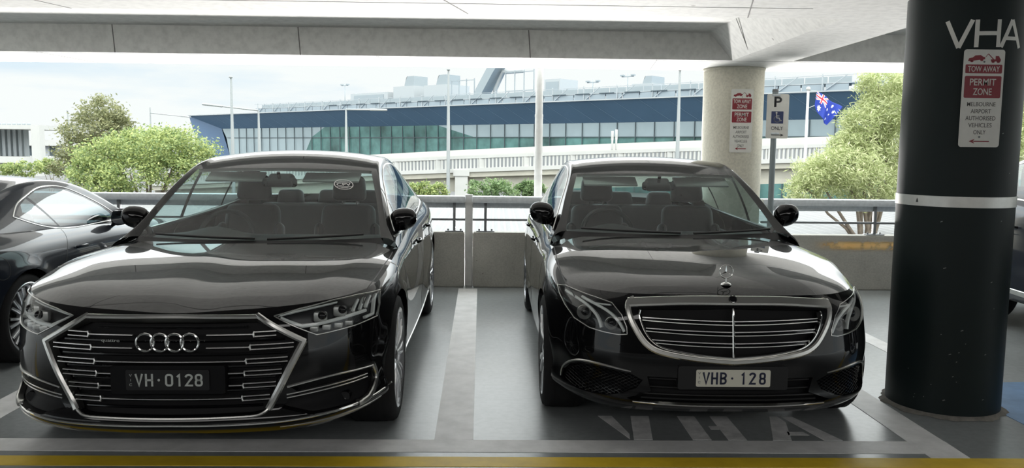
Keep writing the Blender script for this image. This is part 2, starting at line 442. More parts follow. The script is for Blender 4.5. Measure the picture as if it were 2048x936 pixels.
# white joint post in the gap
b = bmesh.new(); rbox(b, (-.298, 9.10, .512), (.085, .07, 1.024), .006, 2); box(b, -.345, -.252, 9.06, 9.14, .92, .94)
o = obj('joint_post', b, M_white, smooth=False); tag(o, 'narrow white post filling the gap between the two concrete parapets', 'post')

# ================================================================== guard rails on the parapet
def guard_rail(x0, x1, posts, label):
    r = empty('guard_rail', ((x0+x1)/2, 9.07, .612)); tag(r, label, 'railing', 'guard rails on the parapet')
    ox = (x0+x1)/2
    b = bmesh.new(); L = x1-x0
    rbox(b, (0, 0, .362), (L, .15, .072), .012, 2); rbox(b, (0, .045, .300), (L, .03, .075), .006, 2)
    obj('top_rail', b, M_galv, r, autosmooth=30)
    b = bmesh.new(); rbox(b, (0, .02, .135), (L, .03, .024), .004, 2); obj('mid_rail', b, M_dsteel, r, autosmooth=30)
    for p in posts:
        b = bmesh.new(); rbox(b, (p-ox, .02, .17), (.030, .05, .33), .004, 2); po = obj('rail_post', b, M_dsteel, r, autosmooth=30)
        b = bmesh.new(); rbox(b, (p-ox, .02, .006), (.20, .10, .012), .003, 2)
        for sx in (-.07, .07): cyl(b, (p-ox+sx, .02, .012), (p-ox+sx, .02, .03), .010, seg=8)
        obj('base_plate', b, M_dsteel, po, autosmooth=30)
guard_rail(-12.0, -.335, [-.46, -2.3, -4.15, -6.0, -7.85, -9.7], 'grey steel guard rail on the parapet left of the white joint post')
guard_rail(-.262, 2.28, [-.115, 1.7], 'grey steel guard rail on the parapet between joint post and concrete column')
guard_rail(2.96, 12.0, [4.25, 6.1, 7.95, 9.8], 'grey steel guard rail on the parapet right of the concrete column')

# ================================================================== columns
def column(name, x, y, r, h, m, label, cat):
    o = empty(name, (x, y, 0)); tag(o, label, cat)
    b = bmesh.new()
    lathe(b, [(r, 0), (r, h*.25), (r, h*.5), (r, h*.75), (r, h)], 72, 'z')
    obj('shaft', b, m, o); return o
M_green = mat('dark_green_paint', (.005, .012, .012), .48, spec=.3, noise=(3, .15, 5))
CX, CY, CRR = 2.755, 4.87, .318
gcol = column('round_pillar', CX, CY, CRR, ZS, M_green, 'dark green round pillar with white VHA letters and silver band', 'column')
b = bmesh.new(); lathe(b, [(CRR-.002, 1.228), (CRR+.004, 1.229), (CRR+.004, 1.290), (CRR-.002, 1.291)], 72, 'z')
band = obj('metal_band', b, mat('brushed_aluminium', (.66, .66, .63), .42, .85, noise=(12, .08, 4)), gcol, autosmooth=40, label='silver band around the pillar')
b = bmesh.new(); a0 = math.radians(-66); P = []
for da, dz in ((-.024, -.012), (.024, -.012), (0, .014)):
    a = a0+da; P.append(Vector(((CRR+.0052)*math.sin(a), -(CRR+.0052)*math.cos(a), 1.262+dz)))
b.faces.new([b.verts.new(p) for p in P]); obj('triangle_mark', b, M_signb, band, smooth=False)
# paint scuffs and the rough grout at the foot
b = bmesh.new(); lathe(b, [(CRR+.030, .002), (CRR+.022, .010), (CRR+.004, .018), (CRR, .02)], 60, 'z')
for v in b.verts:
    a = math.atan2(v.co.y, v.co.x); k = 1+.035*math.sin(a*9)+.02*math.sin(a*23)
    if v.co.z < .012: v.co.x *= k; v.co.y *= k
obj('grout_ring', b, mat('grout', (.20, .19, .17), .9, noise=(20, .3, 4)), gcol)
b = bmesh.new()
for i in range(26):
    a = math.radians(-90+rnd.uniform(-80, 80)); z = rnd.choice([rnd.uniform(.05, .4), rnd.uniform(.3, 1.9)]); l = rnd.uniform(.006, .03)
    P = [Vector(((CRR+.0006)*math.cos(a+d), (CRR+.0006)*math.sin(a+d), z+dz)) for d, dz in ((0, 0), (l*1.6, l*.2), (l*1.5, l*.2+.004), (.001, .005))]
    b.faces.new([b.verts.new(p) for p in P])
obj('paint_scuff', b, mat('bare_scuff', (.22, .23, .22), .8), gcol, smooth=False)
# letters painted round the pillar
def wrap(b, t, phi, z, r):
    """bend flat lettering round a vertical cylinder; phi is measured from the side facing -y"""
    for v in t.verts:
        a = phi + v.co.x/r; rr = r+v.co.z; v.co = Vector((rr*math.sin(a), -rr*math.cos(a), z+v.co.y))
    merge(b, t)
def letter(kind, w_, h, s):
    t = bmesh.new()
    if kind == 'V': P = [quad(-w_/2+s/2, h/2, 0, -h/2, s), quad(w_/2-s/2, h/2, 0, -h/2, s)]
    elif kind == 'H': P = [quad(-w_/2+s/2, -h/2, -w_/2+s/2, h/2, s), quad(w_/2-s/2, -h/2, w_/2-s/2, h/2, s), quad(-w_/2, 0, w_/2, 0, s)]
    else: P = [quad(-w_/2+s/2, -h/2, 0, h/2, s), quad(w_/2-s/2, -h/2, 0, h/2, s), quad(-w_*.28, -h*.17, w_*.28, -h*.17, s*.9)]
    for k, p in enumerate(P):
        n = 6
        t2 = bmesh.new(); a, c, d, e = [Vector((q[0], q[1], 0)) for q in p]
        grid(t2, [[a.lerp(c, i/n), e.lerp(d, i/n)] for i in range(n+1)])
        for v in t2.verts: v.co.z = .0012+.0003*k
        merge(t, t2)
    return t
b = bmesh.new()
wrap(b, letter('V', .148, .150, .022), -.61, 2.195, CRR); wrap(b, letter('H', .135, .150, .022), -.16, 2.195, CRR); wrap(b, letter('A', .148, .150, .022), .27, 2.195, CRR)
obj('painted_lettering', b, M_signw, gcol, smooth=False)
ccol = column('concrete_column', 2.62, 9.15, .327, ZS, M_colc, 'pale round bare concrete column standing at the parapet', 'column')
b = bmesh.new(); lathe(b, [(.327, ZS-.028), (.334, ZS-.024), (.336, ZS), (.327, ZS)], 64, 'z'); obj('collar', b, M_colc, ccol)
# ================================================================== vehicles
def glyph(ch, w_, h, s):
    """plate lettering drawn with a round-cornered stroke of width s in a w_ x h box"""
    a, c = w_/2-s/2, h/2-s/2
    if ch == 'I' or ch == '1': a = 0
    def arc(cx_, cy_, rx, ry, a0, a1, n=10): return [(cx_+rx*math.cos(math.radians(a0+(a1-a0)*i/n)), cy_+ry*math.sin(math.radians(a0+(a1-a0)*i/n))) for i in range(n+1)]
    r = min(a, c*.5)*.85
    if ch == 'V': L = [[(-a, c), (0, -c), (a, c)]]
    elif ch == 'H': L = [[(-a, c), (-a, -c)], [(a, c), (a, -c)], [(-a, 0), (a, 0)]]
    elif ch == 'I': L = [[(0, c), (0, -c)]]
    elif ch == '1': L = [[(-w_*.36, c*.72), (w_*.12, c), (w_*.12, -c)]]
    elif ch == 'C': L = [[(a, c*.8), (a*.7, c), (-a*.6, c), (-a, c*.6), (-a, -c*.6), (-a*.6, -c), (a*.7, -c), (a, -c*.8)]]
    elif ch == '0': L = [arc(a-r, c-r, r, r, 0, 90)+arc(-a+r, c-r, r, r, 90, 180)+arc(-a+r, -c+r, r, r, 180, 270)+arc(a-r, -c+r, r, r, 270, 360)+[(a, c-r)]]
    elif ch == '2': L = [arc(0, c-a*.8, a, a*.8, 160, -20)+[(-a, -c), (a, -c)]]
    elif ch == '8':
        L = []
        for y0, y1, k in ((-c, 0, 1.), (0, c, .92)):
            q, m_ = min(a*k, (y1-y0)/2)*.8, a*k
            L.append(arc(m_-q, y1-q, q, q, 0, 90)+arc(-m_+q, y1-q, q, q, 90, 180)+arc(-m_+q, y0+q, q, q, 180, 270)+arc(m_-q, y0+q, q, q, 270, 360)+[(m_, y1-q)])
    elif ch == 'B':
        q = c*.45
        L = [[(-a, -c), (-a, c), (a-q, c)]+arc(a-q, c-q, q, q, 90, -60, 8)+[(a-q*1.2, 0)], [(-a, 0), (a-q, 0)]+arc(a-q, -q*1.08, q, q*1.08, 90, 0, 5)+arc(a-q, -c+q, q, q, 0, -90, 5)+[(-a, -c)]]
    bm = bmesh.new()
    for P in L:
        closed = (Vector(P[0])-Vector(P[-1])).length < 1e-6
        if closed: P = P[:-1]
        n = len(P); A = []
        for i in range(n):
            p = Vector(P[i]); d0 = (p-Vector(P[i-1])) if (i or closed) else Vector((0, 0)); d1 = (Vector(P[(i+1) % n])-p) if (i < n-1 or closed) else Vector((0, 0))
            d0 = d0.normalized() if d0.length > 1e-9 else d1.normalized(); d1 = d1.normalized() if d1.length > 1e-9 else d0
            t = (d0+d1).normalized(); nn = Vector((-t.y, t.x)); k = 1/max(.55, abs(nn.dot(Vector((-d0.y, d0.x)))))
            if not closed and i == 0: p = p-d1*s*.5
            if not closed and i == n-1: p = p+d0*s*.5
            q0, q1 = p+nn*s/2*k, p-nn*s/2*k
            A.append([bm.verts.new((q.x, q.y, z)) for z in (0, .0012) for q in (q0, q1)])
        for i in range(n if closed else n-1):
            a_, b_ = A[i], A[(i+1) % n]
            for j0, j1 in ((0, 1), (1, 3), (3, 2), (2, 0)): bm.faces.new((a_[j0], a_[j1], b_[j1], b_[j0]))
    return bm
class Car:
    def __init__(s, S):
        s.S = S
        s.root = empty(S['name'], (S['loc'][0], S['loc'][1], 0), S['yaw'])
        tag(s.root, S['label'], S['cat'])
        s.paint = S['paint']
        s.shell()
    def part(s, name, bm, m, parent=None, smooth=True, label=None, sharp=40, kind=None):
        return obj(name, bm, m, parent if parent is not None else s.root, smooth, kind, label, sharp)

    # ---------------------------------------------------------------- surfaces
    def shell(s):
        S = s.S
        base = np.array(S['plan'], float); n = len(base)
        ext = np.vstack([[-base[1][0], base[1][1]], base, [-base[-2][0], base[-2][1]]])
        te = chord(ext); te -= te[1]; t = te[1:-1]
        d = np.gradient(ext, te, axis=0)[1:-1]; d /= np.linalg.norm(d, axis=1)[:, None]
        nrm = np.stack([d[:, 1], -d[:, 0]], 1)
        nrm[0] = (0, -1); nrm[-1] = (0, 1)
        q = [0.]; qi = [0]
        for i in range(n-1):
            seg = t[i+1]-t[i]; m_ = max(2, int(math.ceil(seg/(.022 if base[i][1] < .2 else .05))))
            q += list(np.linspace(t[i], t[i+1], m_+1)[1:]); qi.append(len(q)-1)
        q = np.array(q); s.qi = qi
        L = []
        for z, ins in S['levels']:
            def key(dic):
                ks = sorted(dic); v = np.interp(t, [t[k] for k in ks], [dic[k] for k in ks])
                v2 = v.copy(); v2[1:-1] = .25*v[:-2]+.5*v[1:-1]+.25*v[2:]; return v2
            zz, ii = key(z), key(ins)
            p = np.column_stack([base - nrm*ii[:, None], zz])
            p = np.vstack([p[1]*[-1, 1, 1], p, p[-2]*[-1, 1, 1]])
            P = natspline(te, p, q); P[0, 0] = 0; P[-1, 0] = 0; L.append(P)
        L = np.array(L)
        tk = np.concatenate([[0], np.cumsum([np.mean(np.linalg.norm(L[i+1]-L[i], axis=1)) for i in range(len(L)-1)])])
        kq = [0.]
        for i in range(len(L)-1): kq += list(np.linspace(tk[i], tk[i+1], 7)[1:])
        B = natspline(tk, L.reshape(len(L), -1), kq).reshape(len(kq), len(q), 3)
        for (wy, wz, R) in S['arches']:                          # slight flare round the wheel arches
            dd = np.hypot(B[:, :, 1]-wy, B[:, :, 2]-wz)
            B[:, :, 0] += np.where(B[:, :, 0] > .5, S.get('flare', .012)*np.exp(-((dd-R)/.055)**2), 0)
        T = B[-1]
        # ---- bonnet
        ic, iw = qi[S['i_corner']], qi[S['i_cowl']]
        fe, se = T[:ic+1], T[ic:iw+1]
        nu, nv = 56, 56
        us = np.linspace(0, 1, nu+1); vs_ = np.linspace(0, 1, nv+1)
        def at(c, f):
            tt = chord(c); return np.stack([np.interp(f*tt[-1], tt, c[:, k]) for k in range(3)], -1)
        cen = curve(S['bonnet_mid'], 200)                       # (x=0,y,z) from front edge to rear edge
        cow = curve(S['bonnet_rear'], 100)                      # from the middle to the corner; last point replaced
        cow = cow + (se[-1]-cow[-1])*np.linspace(0, 1, 100)[:, None]**2
        cow = cow + (cen[-1]-cow[0])*(1-np.linspace(0, 1, 100))[:, None]**2
        cen = cen + (fe[0]-cen[0])*(1-np.linspace(0, 1, 200))[:, None]**3
        def crown(u, v):
            """fall of the bonnet from the middle to the wing: a gentle crown, then a crease line and a steeper flank"""
            u0, u1, a, k = S['crease']; ur = u0+(u1-u0)*v
            sp = lambda x: k*math.log1p(math.exp(min(50, x/k)))
            g = lambda u: a*u*u + (1-a)*(.62*(sp(u-ur)-sp(-ur)) / max(1e-6, sp(1-ur)-sp(-ur)) + .38*u**5)
            return g(u)
        H = np.zeros((nv+1, nu+1, 3))
        for i, v in enumerate(vs_):
            c0, s0 = at(cen, v), at(se, v)
            for j, u in enumerate(us):
                f0, f1 = at(fe, u), at(cow, u)
                lin = (1-v)*f0 + v*f1 + (1-u)*c0 + u*s0 - ((1-u)*(1-v)*fe[0] + u*(1-v)*fe[-1] + (1-u)*v*cow[0] + u*v*cow[-1])
                ph = crown(u, v)
                z = (1-ph)*c0[2] + ph*s0[2]
                z += (1-v)*(f0[2] - ((1-ph)*fe[0][2] + ph*fe[-1][2])) + v*(f1[2] - ((1-ph)*cow[0][2] + ph*cow[-1][2]))
                H[i, j] = (lin[0], lin[1], z)
            H[i, 0, 0] = 0
        s.H = H
        # ---- greenhouse
        O = curve(S['rail_out'], 120); s.O = O
        I = curve(S['rail_in'], 120)
        # where the inner rail passes the header / rear header
        kh = int(np.argmin(np.linalg.norm(I-np.array(S['rail_in'][S['i_header']]), axis=1)))
        kr = int(np.argmin(np.linalg.norm(I-np.array(S['rail_in'][S['i_rheader']]), axis=1)))
        Tb = T[(T[:, 1] > 0)]
        def belt(y):
            o = np.argsort(Tb[:len(Tb)//1, 1]); return np.array([np.interp(y, Tb[o, 1], Tb[o, 0]), y, np.interp(y, Tb[o, 1], Tb[o, 2])])
        j0, j1 = iw, int(np.argmin(np.abs(T[:, 1]-O[-1, 1]) + 10*(T[:, 0] < .3)))
        O[0] = T[j0]; O[-1] = T[j1]
        pieces = []
        pieces.append([list(map(tuple, r)) for r in B])
        # cant strip (A pillar, roof rail, C pillar)
        strip = []
        for k in range(120):
            a, b = O[k], I[k]; c = (a+b)/2
            out = np.array([.55, 0, .8]); bl = S.get('rail_bulge', .014)*np.linalg.norm(a-b)/.1
            strip.append([tuple(a + (b-a)*f + out*bl*4*f*(1-f)) for f in np.linspace(0, 1, 7)])
        pieces.append(strip)
        # side wall of the greenhouse
        G = []
        for y in np.linspace(O[0, 1], O[-1, 1], 110):
            up = np.array([np.interp(y, O[:, 1], O[:, 0]), y, np.interp(y, O[:, 1], O[:, 2])]); lo = belt(y)
            G.append([tuple(lo + (up-lo)*f + np.array([.018*4*f*(1-f)*min(1, (up[2]-lo[2])/.3), 0, 0])) for f in np.linspace(0, 1, 17)])
        pieces.append(G)
        # roof
        R_ = []
        for k in range(kh, kr+1):
            f = (k-kh)/(kr-kh); p = I[k]
            bow = S['header_bow']*(1-f)**3 - S.get('rheader_bow', .10)*f**3; cz = S['roof_crown']*min(1, .36+.64*math.sin(min(1, f/.38)*math.pi/2), .4+2*(1-f))
            R_.append([(p[0]*u, p[1]-bow*(1-u*u), p[2]+cz*(1-abs(u)**2.2)) for u in np.linspace(1, 0, 15)])
        s.roof = R_; pieces.append(R_)
        # boot lid
        Dk = []
        y1 = T[-1, 1]
        half = T[j1:]
        nD = 14
        yi = I[-1, 1]
        rows = [half[int(i)] for i in np.linspace(0, len(half)-1, 40)]
        for p in rows:
            Dk.append([(p[0]*u, p[1] + ((yi-p[1]) if False else 0) + (y1-p[1])*0*(1-u), p[2]+.02*(1-u*u)*min(1, p[0]/.3)) for u in np.linspace(1, 0, nD)])
        pieces.append(Dk)
        # sill between deck front and rear glass base
        p, e = T[j1], I[-1]
        Sc = []
        for f in np.linspace(0, 1, 4):
            Sc.append([tuple(np.array([p[0]*u, p[1], p[2]+.02*(1-u*u)])*(1-f) + f*np.array([e[0]*u, e[1]+.10*(1-u*u), e[2]+.01*(1-u*u)])) for u in np.linspace(1, 0, nD)])
        pieces.append(Sc)
        bm = bmesh.new(); cc = Vector((0, S['mid_y'], .6))
        for P in pieces: s.add_piece(bm, P, cc)
        bmesh.ops.remove_doubles(bm, verts=bm.verts[:], dist=.0006)
        s.bm = bm
        hb = bmesh.new(); s.add_piece(hb, [list(map(tuple, r)) for r in H], cc)
        bmesh.ops.remove_doubles(hb, verts=hb.verts[:], dist=.0003)
        s.bonnet_bm = hb
        # windscreen / rear glass
        def pane(k0, k1, bow0, bow1, bz0, bz1, n=20):
            P = []
            for f in np.linspace(0, 1, n):
                p = I[min(119, max(0, int(round(k0+(k1-k0)*f))))]
                x = k0+(k1-k0)*f; ka = int(math.floor(x)); kb = min(119, ka+1); p = I[ka] + (I[kb]-I[ka])*(x-ka)
                bw, bz = bow0+(bow1-bow0)*f, bz0+(bz1-bz0)*f
                P.append([(p[0]*u, p[1]-bw*(1-u*u), p[2]+bz*(1-abs(u)**2.2)) for u in np.linspace(1, 0, 15)])
            g = bmesh.new(); s.add_piece(g, P, cc); bmesh.ops.remove_doubles(g, verts=g.verts[:], dist=.0003); return g, P
        rc = S['roof_crown']
        s.wind_bm, s.windP = pane(0, kh, S['cowl_bow'], S['header_bow'], S.get('cowl_bz', .0), rc*.36)
        s.rear_bm, s.rearP = pane(kr, 119, -S.get('rheader_bow', .10), -.10, rc*.4, .01)
        s.I, s.kh, s.kr, s.T, s.B, s.belt = I, kh, kr, T, B, belt
        # cowl panel between bonnet and windscreen
        cb = bmesh.new(); P = []
        rear = H[-1][::-1]
        base_w = s.windP[0]
        ws = np.array(base_w); tw = np.linspace(0, 1, len(ws)); tr_ = np.linspace(0, 1, len(rear))
        ws2 = np.stack([np.interp(tr_, tw, ws[:, k]) for k in range(3)], -1)
        for f in np.linspace(0, 1, 5):
            P.append([tuple(rear[j]*(1-f) + ws2[j]*f + np.array([0, 0, -.03*4*f*(1-f)])) for j in range(len(rear))])
        s.add_piece(cb, P, cc); bmesh.ops.remove_doubles(cb, verts=cb.verts[:], dist=.0003)
        s.cowl_bm = cb
        allb = bmesh.new()
        for b_ in (s.bm, s.bonnet_bm, s.wind_bm): merge(allb, b_.copy())
        allb.normal_update()
        s.bvh = BVHTree.FromBMesh(allb); allb.free()
    def add_piece(s, bm, P, cc):
        """a half surface (x >= 0) and its mirror image, wound outwards"""
        t = bmesh.new(); grid(t, P); t.normal_update()
        sgn = sum((f.calc_center_median()-cc).dot(f.normal)*f.calc_area() for f in t.faces)
        if sgn < 0: bmesh.ops.reverse_faces(t, faces=t.faces[:])
        m_ = t.copy()
        for v in m_.verts: v.co.x = -v.co.x
        bmesh.ops.reverse_faces(m_, faces=m_.faces[:])
        merge(bm, t); merge(bm, m_)
    # ---------------------------------------------------------------- surface queries
    def front(s, x, z, off=0.):
        h = s.bvh.ray_cast(Vector((x, -4, z)), Vector((0, 1, 0)))
        if h[0] is None: return None
        n = h[1] if h[1].y < 0 else -h[1]
        return h[0]+n*off, n
    def side(s, y, z, sg=1, off=0.):
        h = s.bvh.ray_cast(Vector((4*sg, y, z)), Vector((-sg, 0, 0)))
        if h[0] is None: return None
        n = h[1] if h[1].x*sg > 0 else -h[1]
        return h[0]+n*off, n
    def top(s, x, y, off=0.):
        h = s.bvh.ray_cast(Vector((x, y, 4)), Vector((0, 0, -1)))
        if h[0] is None: return None
        n = h[1] if h[1].z > 0 else -h[1]
        return h[0]+n*off, n
    def line(s, pts, mode='front', n=24, off=0., sg=1, spl=True):
        """project a 2-D polyline on the body; returns points and normals"""
        p = curve(pts, n) if (spl and len(pts) > 2) else None
        if p is None:
            a = np.asarray(pts, float); t = chord(a); q = np.linspace(0, t[-1], n)
            q = np.unique(np.concatenate([q, t])); p = np.stack([np.interp(q, t, a[:, k]) for k in range(2)], -1)
        P, Nn = [], []
        for a, b in p:
            h = s.front(a*sg, b, off) if mode == 'front' else s.side(a, b, sg, off) if mode == 'side' else s.top(a*sg, b, off)
            if h: P.append(h[0]); Nn.append(h[1])
        return P, Nn
    def strip(s, bm, pts, w_, h, mode='front', n=24, off=0., sg=1, spl=True, rnd_=False, closed=False, taper=None, mi=0):
        P, Nn = s.line(pts, mode, n, off, sg, spl)
        if closed and (P[0]-P[-1]).length < 1e-4: P, Nn = P[:-1], Nn[:-1]
        if len(P) > 1: sweep(bm, P, Nn, round_prof(w_, h) if rnd_ else flat_prof(w_, h), closed=closed, taper=taper, mi=mi)
    # ---------------------------------------------------------------- cutting
    def cut(s, bm, poly, mode='front', sg=1, maxd=None):
        """cut the outline out of the surface; returns the removed piece as its own bmesh"""
        ax = (0, 2) if mode == 'front' else (1, 2) if mode == 'side' else (0, 1)
        pj = Vector((0, 1, 0)) if mode == 'front' else Vector((1, 0, 0)) if mode == 'side' else Vector((0, 0, 1))
        def ok(c):
            if mode == 'front': return c.y < (s.S['front_lim'])
            if mode == 'side': return c.x*sg > .45
            return c.z > .6
        poly = [Vector(p) for p in poly]
        n = len(poly)
        for i in range(n):
            a, b = poly[i], poly[(i+1) % n]
            if (b-a).length < 1e-6: continue
            A = Vector((0, 0, 0)); A[ax[0]] = a.x; A[ax[1]] = a.y
            D = Vector((0, 0, 0)); D[ax[0]] = b.x-a.x; D[ax[1]] = b.y-a.y
            no = D.cross(pj).normalized()
            x0, x1 = min(a.x, b.x)-.004, max(a.x, b.x)+.004; y0, y1 = min(a.y, b.y)-.004, max(a.y, b.y)+.004
            fs = []
            for f in bm.faces:
                if not ok(f.calc_center_median()): continue
                us = [v.co[ax[0]] for v in f.verts]; vv = [v.co[ax[1]] for v in f.verts]
                if max(us) < x0 or min(us) > x1 or max(vv) < y0 or min(vv) > y1: continue
                fs.append(f)
            es = set(); vs2 = set()
            for f in fs: es.update(f.edges); vs2.update(f.verts)
            bmesh.ops.bisect_plane(bm, geom=fs+list(es)+list(vs2), dist=1e-6, plane_co=A, plane_no=no)
        def inside(x, y):
            c = False; j = n-1
            for i in range(n):
                if (poly[i].y > y) != (poly[j].y > y) and x < (poly[j].x-poly[i].x)*(y-poly[i].y)/(poly[j].y-poly[i].y)+poly[i].x: c = not c
                j = i
            return c
        rem = []
        for f in bm.faces:
            c = f.calc_center_median()
            if ok(c) and inside(c[ax[0]], c[ax[1]]): rem.append(f)
        out = bmesh.new(); mp_ = {}
        for f in rem:
            for v in f.verts:
                if v not in mp_: mp_[v] = out.verts.new(v.co); 
            out.faces.new([mp_[v] for v in f.verts])
        bmesh.ops.delete(bm, geom=rem, context='FACES')
        loose = [v for v in bm.verts if not v.link_faces]
        if loose: bmesh.ops.delete(bm, geom=loose, context='VERTS')
        out.normal_update()
        return out
    def recess(s, piece, depth, back=(0, 1, 0)):
        """a pocket behind a removed piece: floor moved inwards plus the rim walls"""
        t = bmesh.new(); mp_ = {}; d = Vector(back)*depth
        for v in piece.verts: mp_[v] = t.verts.new(v.co+d)
        for f in piece.faces: t.faces.new([mp_[v] for v in f.verts])
        for e in piece.edges:
            if len(e.link_faces) == 1:
                a, b = e.verts
                va, vb = t.verts.new(a.co), t.verts.new(b.co)
                t.faces.new((va, vb, mp_[b], mp_[a]))
        return t
    # ---------------------------------------------------------------- common parts
    def wheels(s, rim_builder, R, width, xo, rim_r, steer=0.):
        S = s.S; zc = S['arches'][0][1]
        ty = None
        for (wy, wz, Ra) in S['arches']:
            for sg in (1, -1):
                b = bmesh.new(); h = width/2; prof = []
                for a, r in ((-h*.80, rim_r), (-h*.97, rim_r+.012), (-h*1.0, rim_r+(R-rim_r)*.5), (-h*.93, R-.016), (-h*.78, R-.003), (-h*.4, R), (0, R),
                             (h*.4, R), (h*.78, R-.003), (h*.93, R-.016), (h*1.0, rim_r+(R-rim_r)*.5), (h*.97, rim_r+.012), (h*.80, rim_r)):
                    prof.append((r, a))
                lathe(b, prof, 64)
                for a in (-h*.5, -h*.17, h*.17, h*.5):
                    lathe(b, [(R+.0005, a-.004), (R-.008, a-.003), (R-.008, a+.003), (R+.0005, a+.004)], 64)
                t = s.part('tyre', b, M_rubber, sharp=50)
                t.location = (sg*xo, wy, R)
                if sg < 0: t.rotation_euler = (0, 0, math.pi)
                rim_builder(s, t, rim_r, h)
                # liner of the wheel arch
                l = bmesh.new(); ring = []
                for i in range(25):
                    a = math.pi*(1.12*i/24-.06); ring.append((math.cos(a), math.sin(a)))
                Rr = Ra+.012
                P = [[(x_*sg, wy+c*Rr, wz+n_*Rr) for c, n_ in ring] for x_ in (.52, .70, S['half_w']-.055)]
                grid(l, P)
                c0 = l.verts.new((.52*sg, wy, wz-.1)); r0 = [l.verts.new(p) for p in P[0]]
                for i in range(24): l.faces.new((c0, r0[i], r0[i+1]))
                s.part('arch_liner', l, M_black)
    def seat(s, x, y, z=.30, hr=.0, w_=.50, seat_m=None, back_h=.62):
        m = seat_m or M_seat
        b = bmesh.new()
        rbox(b, (x, y, z), (w_, .52, .16), .05, 3)
        rbox(b, (x, y+.33, z+.38), (w_*.98, .15, back_h+.05), .06, 4, Matrix.Rotation(math.radians(-14), 4, 'X'), (.84, .8))
        for sg in (-1, 1):
            rbox(b, (x+sg*w_*.43, y+.285, z+.34), (.09, .16, .46), .04, 3, Matrix.Rotation(math.radians(-14), 4, 'X'), (.8, .8))
        o = s.part('seat', b, m)
        b = bmesh.new(); rbox(b, (x, y+.44, z+.83+hr), (.27, .12, .20), .045, 4, Matrix.Rotation(math.radians(-8), 4, 'X'), (.88, .9))
        for sg in (-1, 1): cyl(b, (x+sg*.055, y+.425, z+.66), (x+sg*.055, y+.44, z+.78+hr), .006, seg=8)
        s.part('headrest', b, m, o)
    def finish_shell(s):
        s.body = s.part('body', s.bm, s.paint, sharp=45)
        s.part('bonnet', s.bonnet_bm, s.paint, sharp=60)
        s.part('scuttle_panel', s.cowl_bm, M_black)
        s.part('windscreen', s.wind_bm, M_wglass)
        s.part('rear_window', s.rear_bm, M_sglass)
    def windows(s, polys, names=('side_window',), trim=True, sides=(1, -1)):
        """cut the side glass out of the greenhouse; polys in (y, z)"""
        for sg in sides:
            for p in polys:
                g = s.cut(s.bm, p, 'side', sg)
                if not g.faces: continue
                s.part('side_window', g, s.S.get('glass', M_sglass))
    def underbody(s):
        b = bmesh.new(); S = s.S
        lo = s.B[0]; step = max(1, len(lo)//60)
        pts = [(p[0], p[1]) for p in lo[::step]]
        if pts[-1] != (lo[-1][0], lo[-1][1]): pts.append((lo[-1][0], lo[-1][1]))
        zz = float(np.min(lo[:, 2]))+.012
        loop = pts + [(-p[0], p[1]) for p in pts[::-1][1:-1]]
        # keep clear of the wheels
        def inset(p):
            for wy, wz, R in S['arches']:
                if abs(p[1]-wy) < R+.02: return (max(-.50, min(.50, p[0])), p[1])
            return (p[0]*.985, p[1])
        loop = [inset(p) for p in loop]
        plate_poly(b, loop, zz, zz+.03)
        bmesh.ops.triangulate(b, faces=b.faces[:])
        s.part('underbody', b, M_black, smooth=False)
        # cabin floor and inner walls
        b = bmesh.new(); y0, y1 = S['cabin']
        hw = S['half_w']-.16
        box(b, -hw, hw, y0, y1, .30, .34); box(b, -hw, hw, y0-.02, y0, .30, .80)
        for sg in (-1, 1): box(b, sg*hw-.02, sg*hw+.02, y0, y1, .30, .86)
        s.part('cabin_tub', b, M_int, smooth=False)
    def mirror(s, cx, cy, cz, w_, h, d, arm_z, arm_x, cap=None):
        for sg in (1, -1):
            b = bmesh.new()
            nu, nv = 24, 14; P = []
            for i in range(nv+1):
                t = -math.pi/2 + math.pi*i/nv; row = []
                for j in range(nu):
                    a = 2*math.pi*j/nu
                    sp = lambda v, e: math.copysign(abs(v)**e, v)
                    X = sp(math.cos(t), .75)*sp(math.cos(a), .80); Z = sp(math.cos(t), .75)*sp(math.sin(a), .86); Y = sp(math.sin(t), .8)
                    tp = 1-.16*(X*.5+.5)                                     # slimmer towards the tip
                    yy = Y*d/2 if Y < 0 else Y*d*.18
                    row.append((sg*(cx+X*w_/2), cy+yy, cz+Z*h/2*tp + .012*X))
                P.append(row)
            grid(b, P, closed=True)
            hd = s.part('door_mirror', b, cap or s.paint)
            g = bmesh.new()
            plate_poly(g, rrect(w_*.82, h*.74, h*.25), 0, .003)
            for v in g.verts: v.co = Vector((sg*(cx+.005)+v.co.x, cy+d*.19+v.co.z, cz+v.co.y))
            s.part('mirror_glass', g, M_mirglass, hd)
            a = bmesh.new()
            pts = [(sg*(cx-w_*.30), cy-.005, cz-h*.36), (sg*(cx-w_*.48), cy-.01, cz-h*.50), (sg*arm_x, cy-.01, arm_z)]
            sweep(a, [Vector(p) for p in pts], [Vector((0, 0, 1))]*3, round_prof(.055, .035, 10))
            s.part('mirror_arm', a, M_gloss, hd)
    def handles(s, pts, m=None, sides=(1, -1), l=.20):
        for sg in sides:
            for (y, z) in pts:
                h = s.side(y, z, sg)
                if not h: continue
                p, n = h; b = bmesh.new(); N_ = Vector((sg, 0, 0))
                P = [p+Vector((0, f*l-l/2, 0))+n*(.012+.022*math.sin(math.pi*f)**.5) for f in np.linspace(0, 1, 9)]
                sweep(b, P, [N_]*9, round_prof(.024, .016, 8))
                o = s.part('door_handle', b, m or s.paint)
